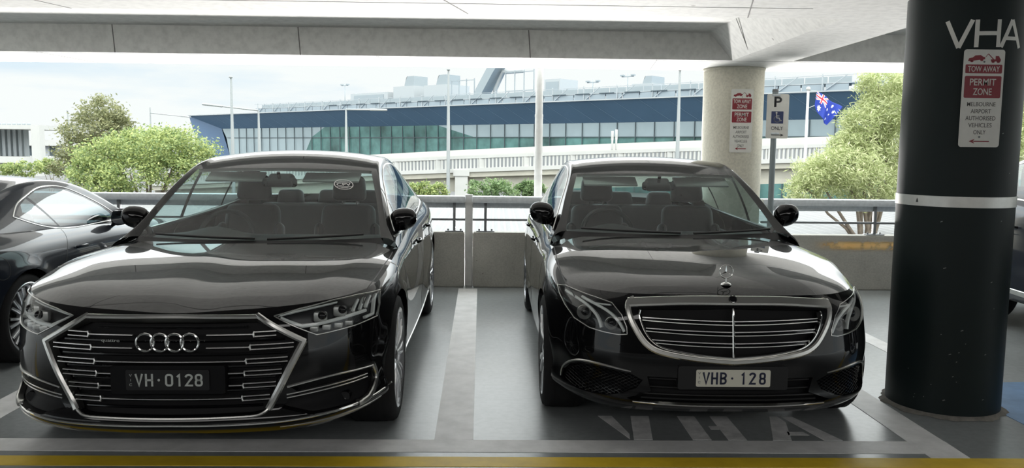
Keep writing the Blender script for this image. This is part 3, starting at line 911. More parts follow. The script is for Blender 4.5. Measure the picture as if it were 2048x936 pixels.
    def plate(s, w_, h, zc, x0, bg, fg, chars, holder=None, hm=None):
        y = min(s.front(x0+x, zc)[0].y for x in (-w_/2, 0, w_/2)) - .012
        if holder:
            b = bmesh.new(); t = bmesh.new(); plate_poly(t, rrect(holder[0], holder[1], .012), -.05, .0)
            merge(b, t, frame((x0, y+.004, zc), (0, -1, 0))); s.part('plate_holder', b, hm or M_black, sharp=30)
        b = bmesh.new(); t = bmesh.new(); plate_poly(t, rrect(w_, h, .008), 0, .003); merge(b, t, frame((x0, y+.002, zc), (0, -1, 0)))
        pl = s.part('number_plate', b, bg, sharp=30)
        b = bmesh.new()
        for (st, px, pw, ph, pz) in chars:
            if st == '.':
                t = bmesh.new(); plate_poly(t, rrect(pw, ph, min(pw, ph)*.45), 0, .0012)
            elif ph < .03: t = glyph(st, pw, ph, ph*.14)
            else: t = glyph(st, pw, ph, ph*.155)
            merge(b, t, frame((x0+px, y-.0012, zc+pz), (0, -1, 0)))
        s.part('plate_lettering', b, fg, pl, smooth=False)
# ------------------------------------------------------------------ alloy wheels
def spoke(bm, a0, a1, r0, r1, w0, w1, x0, x1, th=.016, mi=0):
    """one tapered spoke from radius r0 at angle a0 to r1 at angle a1 (wheel axis = x)"""
    p0 = Vector((x0, r0*math.cos(a0), r0*math.sin(a0))); p1 = Vector((x1, r1*math.cos(a1), r1*math.sin(a1)))
    pm = (p0+p1)/2; pm.x = x0*.35+x1*.65
    sweep(bm, [p0, pm, p1], [Vector((1, 0, 0))]*3, [(-.5, -th), (.5, -th), (.5, 0), (.34, .006), (-.34, .006), (-.5, 0)], taper=None)
def rim(nsp, style, m_face, half_gap=.10):
    def build(s, tyre, rr, h):
        b = bmesh.new()
        lathe(b, [(rr-.002, -h*.80), (rr-.018, -h*.7), (rr-.03, -h*.2), (rr-.028, h*.6), (rr-.012, h*.88), (rr+.008, h*.99), (rr+.013, h*.97), (rr+.010, h*.88), (rr, h*.72)], 64)
        for f in b.faces:
            if f.calc_center_median().x < h*.62: f.material_index = 1
        xo = h*.82
        def bar(a0, a1, r0, r1, w0, w1):
            c0, s0, c1, s1 = math.cos(a0), math.sin(a0), math.cos(a1), math.sin(a1)
            p0 = Vector((xo-.006, r0*c0, r0*s0)); p2 = Vector((xo+.012, r1*c1, r1*s1)); p1 = p0.lerp(p2, .5); p1.x = xo+.012
            ps = [p0, p1, p2]; V = []
            for k, p in enumerate(ps):
                t = (p2-p0); t.x = 0; t.normalize(); bb = Vector((0, -t.z, t.y)); ww = (w0, (w0+w1)/2, w1)[k]
                V.append([b.verts.new(p+bb*(q*ww/2)+Vector((dx, 0, 0))) for q, dx in ((-1, -.035), (1, -.030), (1, -.004), (.6, .004), (-.6, .004), (-1, -.004))])
            for k in range(2):
                for j in range(6): b.faces.new((V[k][j], V[k][(j+1) % 6], V[k+1][(j+1) % 6], V[k+1][j]))
        for i in range(nsp):
            a = 2*math.pi*i/nsp
            if style == 'multi':
                bar(a-.02, a-.115, .055, rr-.012, .020, .016); bar(a+.02, a+.115, .055, rr-.012, .020, .016)
            elif style == 'twin':
                bar(a-.10, a-.17, .060, rr-.012, .024, .034); bar(a+.10, a+.17, .060, rr-.012, .024, .034)
            else:
                bar(a-.05, a-.13, .055, rr-.012, .024, .022); bar(a+.05, a+.13, .055, rr-.012, .024, .022)
        lathe(b, [(.001, xo+.012), (.026, xo+.012), (.032, xo+.006), (.070, xo+.0), (.078, xo-.03)], 40)
        s.part('alloy_rim', b, [m_face, M_darkalloy], tyre, sharp=40)
        d = bmesh.new(); lathe(d, [(.001, -.01), (.165, -.01), (.165, .012), (.08, .012), (.075, .03), (.001, .03)], 40)
        s.part('brake_disc', d, M_disc, tyre, sharp=30)
    return build

M_bar = mat('bright_bar', (.86, .86, .84), .30, 1.0)
P_black = mat('black_car_paint', (.0025, .0025, .003), .4, coat=1.0, coat_rough=.008, spec=.05)
P_obsid = mat('obsidian_car_paint', (.0028, .0028, .0034), .4, coat=1.0, coat_rough=.008, spec=.05)
P_grey = mat('dark_grey_car_paint', (.011, .015, .024), .40, coat=1.0, coat_rough=.012, spec=.1)
P_blue = mat('deep_blue_car_paint', (.006, .013, .028), .32, 0, spec=.1, coat=1.0, coat_rough=.012)

# ================================================================== left saloon (four rings)
def build_left_saloon():
    S = dict(name='black_saloon', label='black saloon with hexagonal chrome grille of four linked rings and black VH 0128 plate', cat='car',
        loc=(-1.491, 4.541), yaw=.0176, paint=P_black, half_w=.965, front_lim=-.2, mid_y=1.5,
        plan=[(0,-.90),(.2,-.892),(.4,-.865),(.55,-.825),(.68,-.755),(.78,-.66),(.86,-.54),(.915,-.40),(.945,-.2),(.957,0),(.958,.58),(.960,1.0),
              (.963,1.6),(.963,2.3),(.960,2.75),(.955,3.15),(.93,3.6),(.85,3.95),(.70,4.10),(.4,4.17),(0,4.19)],
        levels=[
         ({0:.205,4:.20,7:.225,9:.24,12:.215,15:.25,17:.27,20:.28}, {0:.07,7:.07,9:.05,12:.05,15:.05,20:.06}),
         ({0:.25,4:.255,7:.265,9:.28,12:.265,15:.29,17:.33,20:.33}, {0:.0,7:.0,9:.025,12:.015,15:.02,20:0}),
         ({0:.325,4:.33,7:.35,9:.42,12:.38,15:.42,17:.45,20:.45}, {0:.012,7:.014,9:.01,12:.012,15:.01,20:0}),
         ({0:.47,4:.47,7:.49,9:.56,12:.52,15:.56,20:.60}, {0:.012,7:.008,9:0,12:0,20:0}),
         ({0:.60,4:.605,7:.62,9:.68,12:.68,15:.70,20:.72}, {0:.020,4:.016,7:.012,9:0,12:.004,15:0,20:.01}),
         ({0:.69,4:.70,7:.72,9:.765,12:.80,15:.84,20:.86}, {0:.034,4:.03,7:.022,9:.008,12:.022,15:.016,20:.02}),
         ({0:.735,4:.755,7:.785,9:.835,12:.895,15:.935,20:.97}, {0:.055,4:.05,7:.036,9:.026,12:.048,15:.045,20:.05}),
         ({0:.765,4:.80,7:.825,9:.875,10:.905,12:.955,15:.995,20:1.02}, {0:.095,4:.085,7:.065,9:.06,10:.07,12:.085,15:.10,20:.12})],
        arches=[(0,.356,.385),(2.998,.356,.385)], i_corner=6, i_cowl=10, flare=.010,
        bonnet_mid=[(0,-.80,.765),(0,-.65,.815),(0,-.40,.865),(0,-.1,.905),(0,.2,.932),(0,.40,.948)],
        bonnet_rear=[(0,.40,.948),(.35,.44,.950),(.65,.56,.945),(.80,.63,.930),(.885,.60,.91)],
        crease=(.54,.93,.22,.014),
        rail_out=[(.885,.60,.91),(.808,.76,1.005),(.750,.97,1.145),(.700,1.22,1.285),(.668,1.48,1.380),(.655,1.9,1.425),(.65,2.3,1.415),(.665,2.75,1.335),(.71,3.15,1.20),(.79,3.60,1.02)],
        rail_in=[(.765,.70,.955),(.715,.95,1.115),(.665,1.17,1.25),(.618,1.38,1.362),(.600,1.85,1.452),(.590,2.35,1.445),(.59,2.75,1.375),(.62,3.15,1.24),(.66,3.52,1.065)],
        i_header=3, i_rheader=6, header_bow=.12, cowl_bow=.20, cowl_bz=.0, roof_crown=.047, cabin=(.62,3.3))
    c = Car(S); bm = c.bm
    # ---- openings in the body
    gpoly = [(.372,.747),(.580,.628),(.430,.330),(.405,.312),(.36,.305),(0,.300)]
    gpoly = gpoly + [(-x, z) for x, z in gpoly[::-1][1:]]
    gp = c.cut(bm, gpoly)
    hl = [(.455,.752),(.56,.777),(.70,.799),(.80,.805),(.888,.800),(.892,.735),(.884,.682),(.80,.668),(.64,.655),(.545,.703)]
    lens = {}
    for sg in (1, -1): lens[sg] = c.cut(bm, [(x*sg, z) for x, z in hl])
    ip = [(.53,.42),(.66,.442),(.78,.450),(.862,.438),(.868,.37),(.862,.31),(.80,.288),(.62,.285),(.49,.325),(.555,.40)]
    intake = {sg: c.cut(bm, [(x*sg, z) for x, z in ip]) for sg in (1, -1)}
    for wy, wz, R in S['arches']:
        for sg in (1, -1):
            c.cut(bm, [(wy+R*math.cos(a), wz+R*math.sin(a)) for a in np.linspace(0, 2*math.pi, 49)[:-1]], 'side', sg)
    # ---- side glass
    dlo = [[(.84,.985),(1.02,1.11),(1.22,1.225),(1.44,1.325),(1.62,1.370),(1.69,1.380),(1.69,.985),(1.2,.975)],
           [(1.76,.988),(1.76,1.387),(2.0,1.395),(2.3,1.380),(2.6,1.330),(2.62,1.02),(2.2,1.0)],
           [(2.66,1.025),(2.65,1.315),(2.9,1.24),(3.12,1.13),(3.17,1.075),(2.95,1.04)]]
    c.windows(dlo)
    c.finish_shell()
    # ---- grille
    gr = c.part('grille', c.recess(gp, .05), M_mesh); gp.free()
    b = bmesh.new()
    cor = [(.382,.752),(.590,.630),(.438,.328),(.408,.306),(.36,.298),(0,.293)]
    full = cor + [(-x, z) for x, z in cor[::-1][1:]]
    # surround: heavy on top and sides, thin along the bottom
    c.strip(b, [(-.385,.750),(.385,.750)], .024, .030, n=40, spl=False)
    for sg in (1, -1):
        c.strip(b, [(.380,.756),(.592,.630)], .027, .034, n=16, spl=False, sg=sg)
        c.strip(b, [(.588,.636),(.434,.326)], .032, .034, n=20, spl=False, sg=sg)
        c.strip(b, [(.440,.338),(.420,.316),(.392,.303),(.35,.299),(.2,.297),(0,.296)], .013, .022, n=40, sg=sg)
    c.part('grille_surround', b, M_satin, gr, sharp=35)
    # bars: each level is one slim line whose ends open into twin blades
    lv = [(.676,.375,.470),(.618,.360,.545),(.555,.343,.520),(.500,.335,.495),(.442,.328,.468),(.381,.322,.440)]
    for k, (z, xi, xo) in enumerate(lv):
        lo = .165 if k in (0, 1) else .262 if k in (3, 4) else 0
        def bar_side(b, sg):
            if lo: c.strip(b, [(lo, z), (xi, z)], .006, .010, n=20, spl=False, sg=sg, off=-.006)
            for dz in (.010, -.010): c.strip(b, [(xi+.002, z+dz), (xo, z+dz+.002)], .0055, .014, n=10, spl=False, sg=sg, off=-.003)
            c.strip(b, [(xi, z-.013), (xi-.004, z), (xi, z+.013)], .008, .014, n=6, sg=sg, off=-.003)
        if lo:
            for sg in (1, -1): b = bmesh.new(); bar_side(b, sg); c.part('grille_bar', b, M_bar, gr, sharp=35)
        else:
            b = bmesh.new(); c.strip(b, [(-xi, z), (xi, z)], .006, .010, n=40, spl=False, off=-.006)
            for sg in (1, -1): bar_side(b, sg)
            c.part('grille_bar', b, M_bar, gr, sharp=35)
    # dark slats between the bars
    b = bmesh.new()
    for z in (.714,.648,.586,.528,.472,.412,.345):
        x1 = .34 if z > .70 else np.interp(z, (.33,.628,.747), (.40,.54,.36))
        c.strip(b, [(-x1, z), (x1, z)], .012, .012, n=40, spl=False, off=-.03)
    c.part('grille_slats', b, M_gloss, gr, sharp=35)
    # four rings
    b = bmesh.new(); y0 = c.front(0, .648)[0].y-.020
    for i in range(4):
        cx_ = -.099+.066*i; P = []
        for j in range(40):
            a = 2*math.pi*j/40; P.append((cx_+.0395*math.cos(a), y0 + (.0015 if i % 2 else 0) + abs(cx_)*.04, .648+.0395*math.sin(a)))
        sweep(b, [Vector(p) for p in P], [Vector((0, -1, 0))]*40, round_prof(.0105, .010, 8), closed=True)
    c.part('ring_emblem', b, M_chrome, gr)
    b = bmesh.new(); p, n_ = c.front(-.262, .648)
    merge(b, text_bm('quattro', .085, .016, .001), frame(c.front(-.262, .648, .004)[0], (n_.x, n_.y, 0)))
    c.part('script_badge', b, M_satin, gr, smooth=False)
    # plate
    bgm = mat('plate_black', (.008, .008, .009), .35); fgm = mat('plate_silver', (.50, .53, .50), .4)
    c.plate(.372, .094, .478, 0, bgm, fgm,
        [('V',-.164,.011,.012,.022),('I',-.164,.0022,.011,.0),('C',-.164,.011,.011,-.021),('V',-.127,.036,.058,0),('H',-.082,.036,.058,0),('.',-.039,.011,.011,0),
         ('0',.007,.036,.058,0),('1',.051,.015,.058,0),('2',.095,.036,.058,0),('8',.139,.036,.058,0)], (.51,.13), M_mesh)
    # ---- headlamps
    for sg in (1, -1):
        L = lens[sg]
        rec = c.recess(L, .075); hd = c.part('headlamp', rec, M_lampdk)
        b = bmesh.new(); merge(b, L); bmesh.ops.translate(b, verts=b.verts[:], vec=(0, -.001, 0)); c.part('lamp_lens', b, M_lens, hd)
        b = bmesh.new(); c.strip(b, hl+[hl[0]], .0045, .008, n=60, spl=False, sg=sg); c.part('lamp_rim', b, M_satin, hd, sharp=35)
        b = bmesh.new()
        c.strip(b, [(.484,.748),(.582,.700),(.65,.703),(.73,.712),(.85,.724)], .016, .012, sg=sg, off=-.018, spl=False)
        c.strip(b, [(.47,.756),(.60,.778),(.72,.792)], .006, .008, sg=sg, off=-.010)
        for (x, z0, x2, z2) in ((.812,.790,.800,.735),(.838,.792,.828,.735),(.862,.792,.852,.737)):
            c.strip(b, [(x, z0), (x2, z2)], .011, .012, n=8, spl=False, sg=sg, off=-.02)
        c.strip(b, [(.882,.79),(.878,.695),(.845,.690)], .013, .012, sg=sg, off=-.015, spl=False)
        c.part('light_guide', b, M_drl, hd, sharp=35)
        for x in (.640,.695,.745,.790):
            h = c.front(x*sg, .682, -.03)
            if h: b = bmesh.new(); rbox(b, h[0], (.040, .03, .026), .006, 2); c.part('lamp_module', b, M_lampin, hd, sharp=35)
        for x, z in ((.665,.742),(.748,.756)):
            h = c.front(x*sg, z, -.035)
            if h: b = bmesh.new(); rbox(b, h[0], (.062, .04, .050), .010, 2); c.part('projector', b, M_lampin, hd, sharp=35)
            h = c.front(x*sg, z, -.012)
            if h:
                b = bmesh.new(); t = bmesh.new(); bmesh.ops.create_uvsphere(t, u_segments=16, v_segments=8, radius=.021); merge(b, t, Matrix.Translation(h[0])); c.part('projector_lens', b, M_gloss, hd)
        # ---- lower intake
        it = c.part('side_intake', c.recess(intake[sg], .05), M_mesh); intake[sg].free()
        b = bmesh.new()
        c.strip(b, [(.515,.424),(.62,.443),(.74,.452),(.868,.441)], .009, .016, sg=sg); c.part('intake_trim', b, M_bar, it, sharp=35)
        b = bmesh.new()
        for dz in (.008, -.008): c.strip(b, [(.512,.378+dz),(.66,.393+dz),(.845,.398+dz)], .0065, .012, sg=sg, off=-.004)
        c.part('intake_bar', b, M_bar, it, sharp=35)
        b = bmesh.new(); c.strip(b, [(.868,.447),(.877,.40),(.874,.33),(.856,.297),(.815,.283)], .026, .020, sg=sg)
        c.part('intake_blade', b, M_satin, it, sharp=35)
        b = bmesh.new(); h = c.front(.775*sg, .335, -.035)
        if h:
            t = bmesh.new(); cyl(t, (0, .02, 0), (0, -.015, 0), .028, .024, 20); merge(b, t, Matrix.Translation(h[0]))
        c.part('sensor', b, M_gloss, it, sharp=35)
    # ---- lower lip
    b = bmesh.new()
    for sg in (1, -1): c.strip(b, [(0,.268),(.24,.266),(.45,.268),(.64,.276),(.78,.284),(.86,.290),(.915,.300),(.935,.305)], .011, .012, sg=sg, n=50)
    c.part('lip_trim', b, M_chrome, sharp=35)
    for sg in (1, -1):
        b = bmesh.new()
        c.strip(b, [(.48,.232),(.62,.236),(.74,.244),(.84,.253),(.90,.262)], .030, .010, sg=sg, n=30, taper=lambda f: .25+.75*math.sin(math.pi*min(1, f*1.4)/2)*(1 if f < .8 else (1-f)/.2*.7+.3))
        c.part('lip_skirt', b, M_satin, sharp=35)
    for sg in (1, -1): b = bmesh.new(); c.strip(b, [(.872,.40),(.876,.20),(.868,-.02),(.852,-.27),(.825,-.53)], .006, .0016, 'top', 40, sg=sg); c.part('panel_gap', b, M_black, sharp=35)
    # side chrome: window surround and sill
    for sg in (1, -1):
        b = bmesh.new()
        c.strip(b, [(.74,.962),(1.0,.966),(1.7,.976),(2.4,.993),(3.0,1.030),(3.17,1.045)], .014, .008, 'side', 60, sg=sg)
        c.strip(b, [(.82,.985),(1.01,1.122),(1.22,1.242),(1.44,1.342),(1.68,1.394),(2.0,1.408),(2.3,1.394),(2.65,1.330),(2.95,1.23),(3.19,1.07)], .010, .008, 'side', 80, sg=sg)
        c.part('window_trim', b, M_satin, sharp=35)
    for sg in (1, -1):
        b = bmesh.new()
        c.strip(b, [(.42,.275),(1.5,.268),(2.58,.280)], .020, .012, 'side', 40, sg=sg)
        c.part('sill_trim', b, M_satin, sharp=35)
    shut_lines(c, [(.42,.45,.91),(1.73,.30,.975),(2.72,.60,1.01)])
    c.mirror(.885, .96, 1.055, .185, .165, .14, .945, .79)
    c.handles([(1.52,.845),(2.52,.870)])
    c.wheels(rim(10, 'multi', M_alloy), .356, .262, .825, .268)
    cabin(c, seat_y=1.55, rear_y=2.75, dash_y=.98, dash_z=.925, wheel_x=-.37, hw=.68)
    c.underbody()
    wipers(c)
    # disc sticker on the windscreen
    b = bmesh.new(); P = np.array(c.windP); o = sticker_frame(c, .46, .78)
    t = bmesh.new()
    for r in (.056, .050): pass
    lathe(t, [(.060, 0), (.066, 0), (.066, .001), (.060, .001)], 40, 'z', closed=True)
    merge(b, t, o); merge(b, text_bm('CPV', .098, .034, .001, .02), o)
    for dz in (.026, -.026):
        t = bmesh.new(); plate_poly(t, rrect(.104, .0035, .001), 0, .001); merge(b, t, o @ Matrix.Translation((0, dz, 0)))
    for dz, wd in ((.037, .070), (.045, .046), (-.037, .070), (-.045, .046)):
        t = bmesh.new(); plate_poly(t, rrect(wd, .003, .001), 0, .001); merge(b, t, o @ Matrix.Translation((0, dz, 0)))
    c.part('permit_sticker', b, M_white, smooth=False, label='round white CPV sticker on the windscreen')
    return c

def sticker_frame(c, x, f):
    """frame on the inside of the windscreen at lateral x and height fraction f"""
    P = c.windP; i = int(f*(len(P)-1)); row = np.array(P[i])
    xs = row[::-1, 0]; 
    p = Vector((x, float(np.interp(x, xs, row[::-1, 1])), float(np.interp(x, xs, row[::-1, 2]))))
    h = c.bvh.ray_cast(p+Vector((0, -2, 0)), Vector((0, 1, 0)))
    n = h[1] if h[1].y < 0 else -h[1]
    return frame(h[0]+n*.002, n)
def shut_lines(c, ys):
    """panel gaps: door edges given as (y, z low, z high)"""
    for sg in (1, -1):
        for y, z0, z1 in ys:
            b = bmesh.new(); c.strip(b, [(y, z0), (y, (z0+z1)/2), (y-.01, z1)], .005, .0016, 'side', 20, sg=sg); c.part('panel_gap', b, M_black, sharp=35)
def wipers(c):
    for sg, x0, x1 in ((1, .10, .66), (-1, -.62, .02)):
        b = bmesh.new(); P = []
        n = 12
        for i in range(n+1):
            x = x0+(x1-x0)*i/n; row = np.array(c.windP[0]); row2 = np.array(c.windP[2])
            xs = row[::-1, 0]; y = float(np.interp(abs(x), xs, row[::-1, 1])); z = float(np.interp(abs(x), xs, row[::-1, 2]))
            P.append(Vector((x, y-.03+.03*i/n, z+.012+.016*(i/n if sg > 0 else 1-i/n))))
        sweep(b, P, [Vector((0, -.6, .8))]*(n+1), round_prof(.016, .014, 8))
        c.part('wiper', b, M_black)
def cabin(c, seat_y, rear_y, dash_y, dash_z, wheel_x, hw, seat_z=.36):
    b = bmesh.new()
    P = []
    for f in np.linspace(0, 1, 9):
        row = []
        for x in np.linspace(-hw-.06, hw+.06, 25):
            bow = .17*(1-(x/(hw+.06))**2)
            hood = .05*math.exp(-((x-wheel_x)/.16)**2)*sstep(.45, .9, f)
            row.append((x, dash_y-.30-bow+f*(.36+bow), dash_z-.03+.05*math.sin(f*math.pi*.6)+hood - (.0 if f < .9 else .05*(f-.9)/.1)))
        P.append(row)
    last = [(x, y+.03, z-.30) for x, y, z in P[-1]]; P.append(last)
    grid(b, P); c.part('dashboard', b, M_int)
    b = bmesh.new(); ctr = Vector((wheel_x, dash_y+.22, dash_z-.02)); rot = Matrix.Rotation(math.radians(66), 4, 'X')
    P = [ctr + rot @ Vector((.185*math.cos(a), .185*math.sin(a), 0)) for a in np.linspace(0, 2*math.pi, 41)[:-1]]
    sweep(b, P, [rot @ Vector((0, 0, 1))]*40, round_prof(.034, .030, 8), closed=True)
    for a in (0, math.pi, -math.pi/2):
        sweep(b, [ctr, ctr+rot @ Vector((.17*math.cos(a), .17*math.sin(a), 0))], [rot @ Vector((0, 0, 1))]*2, flat_prof(.05, .015))
    rbox(b, ctr, (.14, .11, .05), .02, 2, rot); c.part('steering_wheel', b, M_int)
    for x in (-.37, .37): c.seat(x, seat_y-.05, seat_z+.02)
    b = bmesh.new(); rbox(b, (0, rear_y, .40), (hw*2-.06, .52, .16), .05, 3)
    rbox(b, (0, rear_y+.34, .74), (hw*2-.08, .15, .56), .05, 3, Matrix.Rotation(math.radians(-18), 4, 'X'))
    rs = c.part('rear_bench', b, M_seat)
    for x in (-.38, 0, .38):
        b = bmesh.new(); rbox(b, (x, rear_y+.46, 1.06), (.26, .11, .15), .04, 3, Matrix.Rotation(math.radians(-10), 4, 'X'), (.85, .9)); c.part('rear_headrest', b, M_seat, rs)
    # mirror, sensor pod and visors under the header
    i = int(.80*(len(c.windP)-1)); p = c.windP[i][-1]
    b = bmesh.new(); rbox(b, (0.0, p[1]+.13, p[2]-.02), (.24, .035, .065), .02, 3); cyl(b, (0, p[1]+.12, p[2]), (0, p[1]+.09, p[2]+.05), .012)
    c.part('interior_mirror', b, M_gloss)
    b = bmesh.new(); p = c.windP[-3][-1]; rbox(b, (0, p[1]+.06, p[2]-.045), (.20, .15, .05), .02, 3, Matrix.Rotation(math.radians(28), 4, 'X'), (.8, .8)); c.part('sensor_pod', b, M_int)
    for sg in (-1, 1):
        b = bmesh.new(); p = c.windP[-2]; rbox(b, (sg*.34, p[6][1]+.10, p[6][2]-.045), (.40, .15, .018), .008, 2, Matrix.Rotation(math.radians(22), 4, 'X')); c.part('sun_visor', b, M_lining)
    # headlining
    b = bmesh.new(); P = []
    for row in c.roof[::2]:
        r = [(x, y, z-.022) for x, y, z in row]; P.append(r[:-1] + [(-x, y, z) for x, y, z in r[::-1]])
    grid(b, P); c.part('headlining', b, M_lining)

# ================================================================== right saloon (three-pointed star)
def build_right_saloon():
    S = dict(name='black_saloon', label='black saloon with upright star on the bonnet and white VHB 128 plate', cat='car',
        loc=(1.191, 4.824), yaw=-.0015, paint=P_obsid, half_w=.915, front_lim=-.15, mid_y=1.5,
        plan=[(0,-.85),(.2,-.843),(.4,-.815),(.55,-.77),(.66,-.70),(.75,-.61),(.82,-.50),(.87,-.36),(.898,-.18),(.908,0),(.908,.55),(.912,1.0),
              (.916,1.6),(.916,2.3),(.915,2.65),(.912,2.94),(.89,3.3),(.82,3.68),(.68,3.84),(.4,3.92),(0,3.94)],
        levels=[
         ({0:.205,4:.20,7:.215,9:.23,12:.205,15:.24,17:.26,20:.28}, {0:.09,4:.08,7:.06,9:.05,12:.045,15:.05,20:.06}),
         ({0:.255,4:.245,7:.25,9:.27,12:.255,15:.28,17:.32,20:.33}, {0:.02,7:.012,9:.025,12:.015,15:.02,20:0}),
         ({0:.33,4:.33,7:.34,9:.41,12:.37,15:.41,17:.44,20:.45}, {0:.006,7:.010,9:.012,12:.012,15:.01,20:0}),
         ({0:.46,4:.46,7:.47,9:.54,12:.50,15:.54,20:.58}, {0:.0,7:.0,9:0,12:0,20:0}),
         ({0:.57,4:.57,7:.59,9:.66,12:.66,15:.69,20:.71}, {0:.010,4:.012,7:.006,9:0,12:.006,15:0,20:.01}),
         ({0:.68,4:.68,7:.69,9:.75,12:.79,15:.83,20:.85}, {0:.028,4:.030,7:.020,9:.008,12:.016,15:.010,20:.02}),
         ({0:.765,4:.755,7:.755,9:.82,12:.885,15:.925,20:.955}, {0:.05,4:.06,7:.045,9:.028,12:.044,15:.040,20:.05}),
         ({0:.812,4:.80,7:.80,9:.868,10:.91,12:.955,15:.985,20:1.01}, {0:.085,4:.105,7:.090,9:.075,10:.075,12:.08,15:.095,20:.12})],
        arches=[(0,.338,.366),(2.939,.338,.366)], i_corner=6, i_cowl=10, flare=.010,
        bonnet_mid=[(0,-.765,.812),(0,-.68,.843),(0,-.45,.888),(0,-.1,.93),(0,.2,.958),(0,.38,.972)],
        bonnet_rear=[(0,.38,.972),(.35,.43,.977),(.62,.56,.972),(.75,.61,.955),(.833,.57,.925)],
        crease=(.44,.86,.22,.016),
        rail_out=[(.833,.56,.925),(.768,.73,1.02),(.715,.95,1.155),(.664,1.20,1.28),(.632,1.46,1.372),(.625,1.85,1.418),(.62,2.2,1.405),(.63,2.6,1.315),(.67,2.95,1.165),(.75,3.35,1.005)],
        rail_in=[(.72,.69,.985),(.675,.92,1.125),(.632,1.13,1.245),(.59,1.33,1.348),(.575,1.8,1.440),(.56,2.2,1.43),(.56,2.6,1.355),(.575,2.95,1.21),(.625,3.3,1.055)],
        i_header=3, i_rheader=6, header_bow=.12, cowl_bow=.19, cowl_bz=.0, roof_crown=.038, cabin=(.60,3.1))
    c = Car(S); bm = c.bm
    gpoly = [(-.47,.735),(0,.752),(.47,.735),(.462,.690),(.445,.645),(.42,.600),(.385,.562),(.33,.540),(.2,.520),(0,.500)]
    gpoly = gpoly + [(-x, z) for x, z in gpoly[3:9][::-1]]
    gp = c.cut(bm, gpoly)
    hl = [(.840,.778),(.80,.786),(.75,.780),(.67,.768),(.590,.752),(.545,.700),(.522,.640),(.520,.606),(.56,.600),(.63,.604),(.70,.614),(.768,.645),(.812,.700),(.835,.745)]
    lens = {sg: c.cut(bm, [(x*sg, z) for x, z in hl]) for sg in (1, -1)}
    ip = [(.822,.312),(.812,.355),(.785,.398),(.75,.418),(.68,.424),(.60,.420),(.50,.408),(.44,.380),(.47,.335),(.55,.300),(.62,.280),(.72,.275),(.80,.285)]
    intake = {sg: c.cut(bm, [(x*sg, z) for x, z in ip]) for sg in (1, -1)}
    low = c.cut(bm, [(-.42,.40),(.42,.40),(.40,.325),(.52,.282),(.46,.262),(0,.258),(-.46,.262),(-.52,.282),(-.40,.325)])
    for wy, wz, R in S['arches']:
        for sg in (1, -1):
            c.cut(bm, [(wy+R*math.cos(a), wz+R*math.sin(a)) for a in np.linspace(0, 2*math.pi, 49)[:-1]], 'side', sg)
    dlo = [[(.80,.985),(.98,1.110),(1.18,1.222),(1.38,1.315),(1.55,1.362),(1.62,1.374),(1.62,.982),(1.2,.975)],
           [(1.69,.985),(1.69,1.378),(1.95,1.388),(2.2,1.370),(2.42,1.318),(2.50,1.290),(2.50,1.010),(2.1,.995)],
           [(2.54,1.012),(2.54,1.272),(2.72,1.20),(2.88,1.105),(2.90,1.05),(2.7,1.022)]]
    c.windows(dlo)
    c.finish_shell()
    gr = c.part('grille', c.recess(gp, .05), M_mesh); gp.free()
    # chrome surround: deep polished header, tapering frame below
    b = bmesh.new()
    c.strip(b, [(-.515,.762),(-.3,.779),(0,.786),(.3,.779),(.515,.762)], .052, .026, n=50)
    for sg in (1, -1):
        c.strip(b, [(.480,.782),(.508,.765),(.512,.720),(.494,.665),(.468,.618),(.435,.572),(.395,.542),(.32,.520),(.2,.503),(0,.487)], .030, .026, n=60, sg=sg)
    c.part('grille_surround', b, mat('brushed_chrome', (.80, .79, .75), .30, 1.0), gr, sharp=35)
    b = bmesh.new()
    for sg in (1, -1): c.strip(b, [(.455,.730),(.460,.715),(.452,.675),(.432,.625),(.405,.588),(.365,.558),(.30,.540),(.2,.524),(0,.506)], .008, .024, n=60, sg=sg)
    c.part('grille_inner_rim', b, M_chrome, gr, sharp=35)
    for zc, xe in ((.683,.447),(.630,.430),(.574,.402)):
        b = bmesh.new()
        for dz in (.009, -.009):
            for sg in (1, -1): c.strip(b, [(0, zc-.006+dz), (.2, zc-.002+dz), (xe, zc+.006+dz*.8)], .005, .012, n=30, off=-.010, sg=sg)
        for sg in (1, -1): c.strip(b, [(0, zc-.006), (.2, zc-.002), (xe, zc+.006)], .016, .012, n=30, off=-.012, sg=sg, mi=1)
        c.part('grille_bar', b, [M_bar, M_gloss], gr, sharp=35)
    b = bmesh.new(); c.strip(b, [(0,.75),(0,.505)], .011, .020, n=16, spl=False); c.part('grille_bar', b, M_chrome, gr, sharp=35)
    # badge on the header
    b = bmesh.new(); h = c.front(0, .787, .016); F = frame(h[0], h[1])
    t = bmesh.new(); cyl(t, (0,0,-.004), (0,0,.002), .021, seg=32); merge(b, t, F); bd = c.part('header_badge', b, M_gloss, gr, sharp=35)
    b = bmesh.new(); star(b, F, .0185, .002, ring=(.0185, .0022)); c.part('badge_star', b, M_chrome, gr, smooth=False)
    # star on the bonnet
    h = c.top(0, -.665); p = h[0]
    b = bmesh.new(); t = bmesh.new(); lathe(t, [(.001, .014), (.012, .013), (.024, .006), (.027, 0)], 28, 'z'); merge(b, t, Matrix.Translation(p))
    cyl(b, p+Vector((0,0,.01)), p+Vector((0,0,.034)), .005, .004, 12)
    st = c.part('bonnet_star', b, M_chrome, sharp=50)
    b = bmesh.new(); star(b, frame(p+Vector((0,0,.068)), (0,-1,0)), .034, .004, ring=(.0345, .0028)); c.part('star_ring', b, M_chrome, st, sharp=30)
    bgm = mat('plate_white', (.70, .68, .58), .35); fgm = mat('plate_navy', (.012, .016, .045), .4)
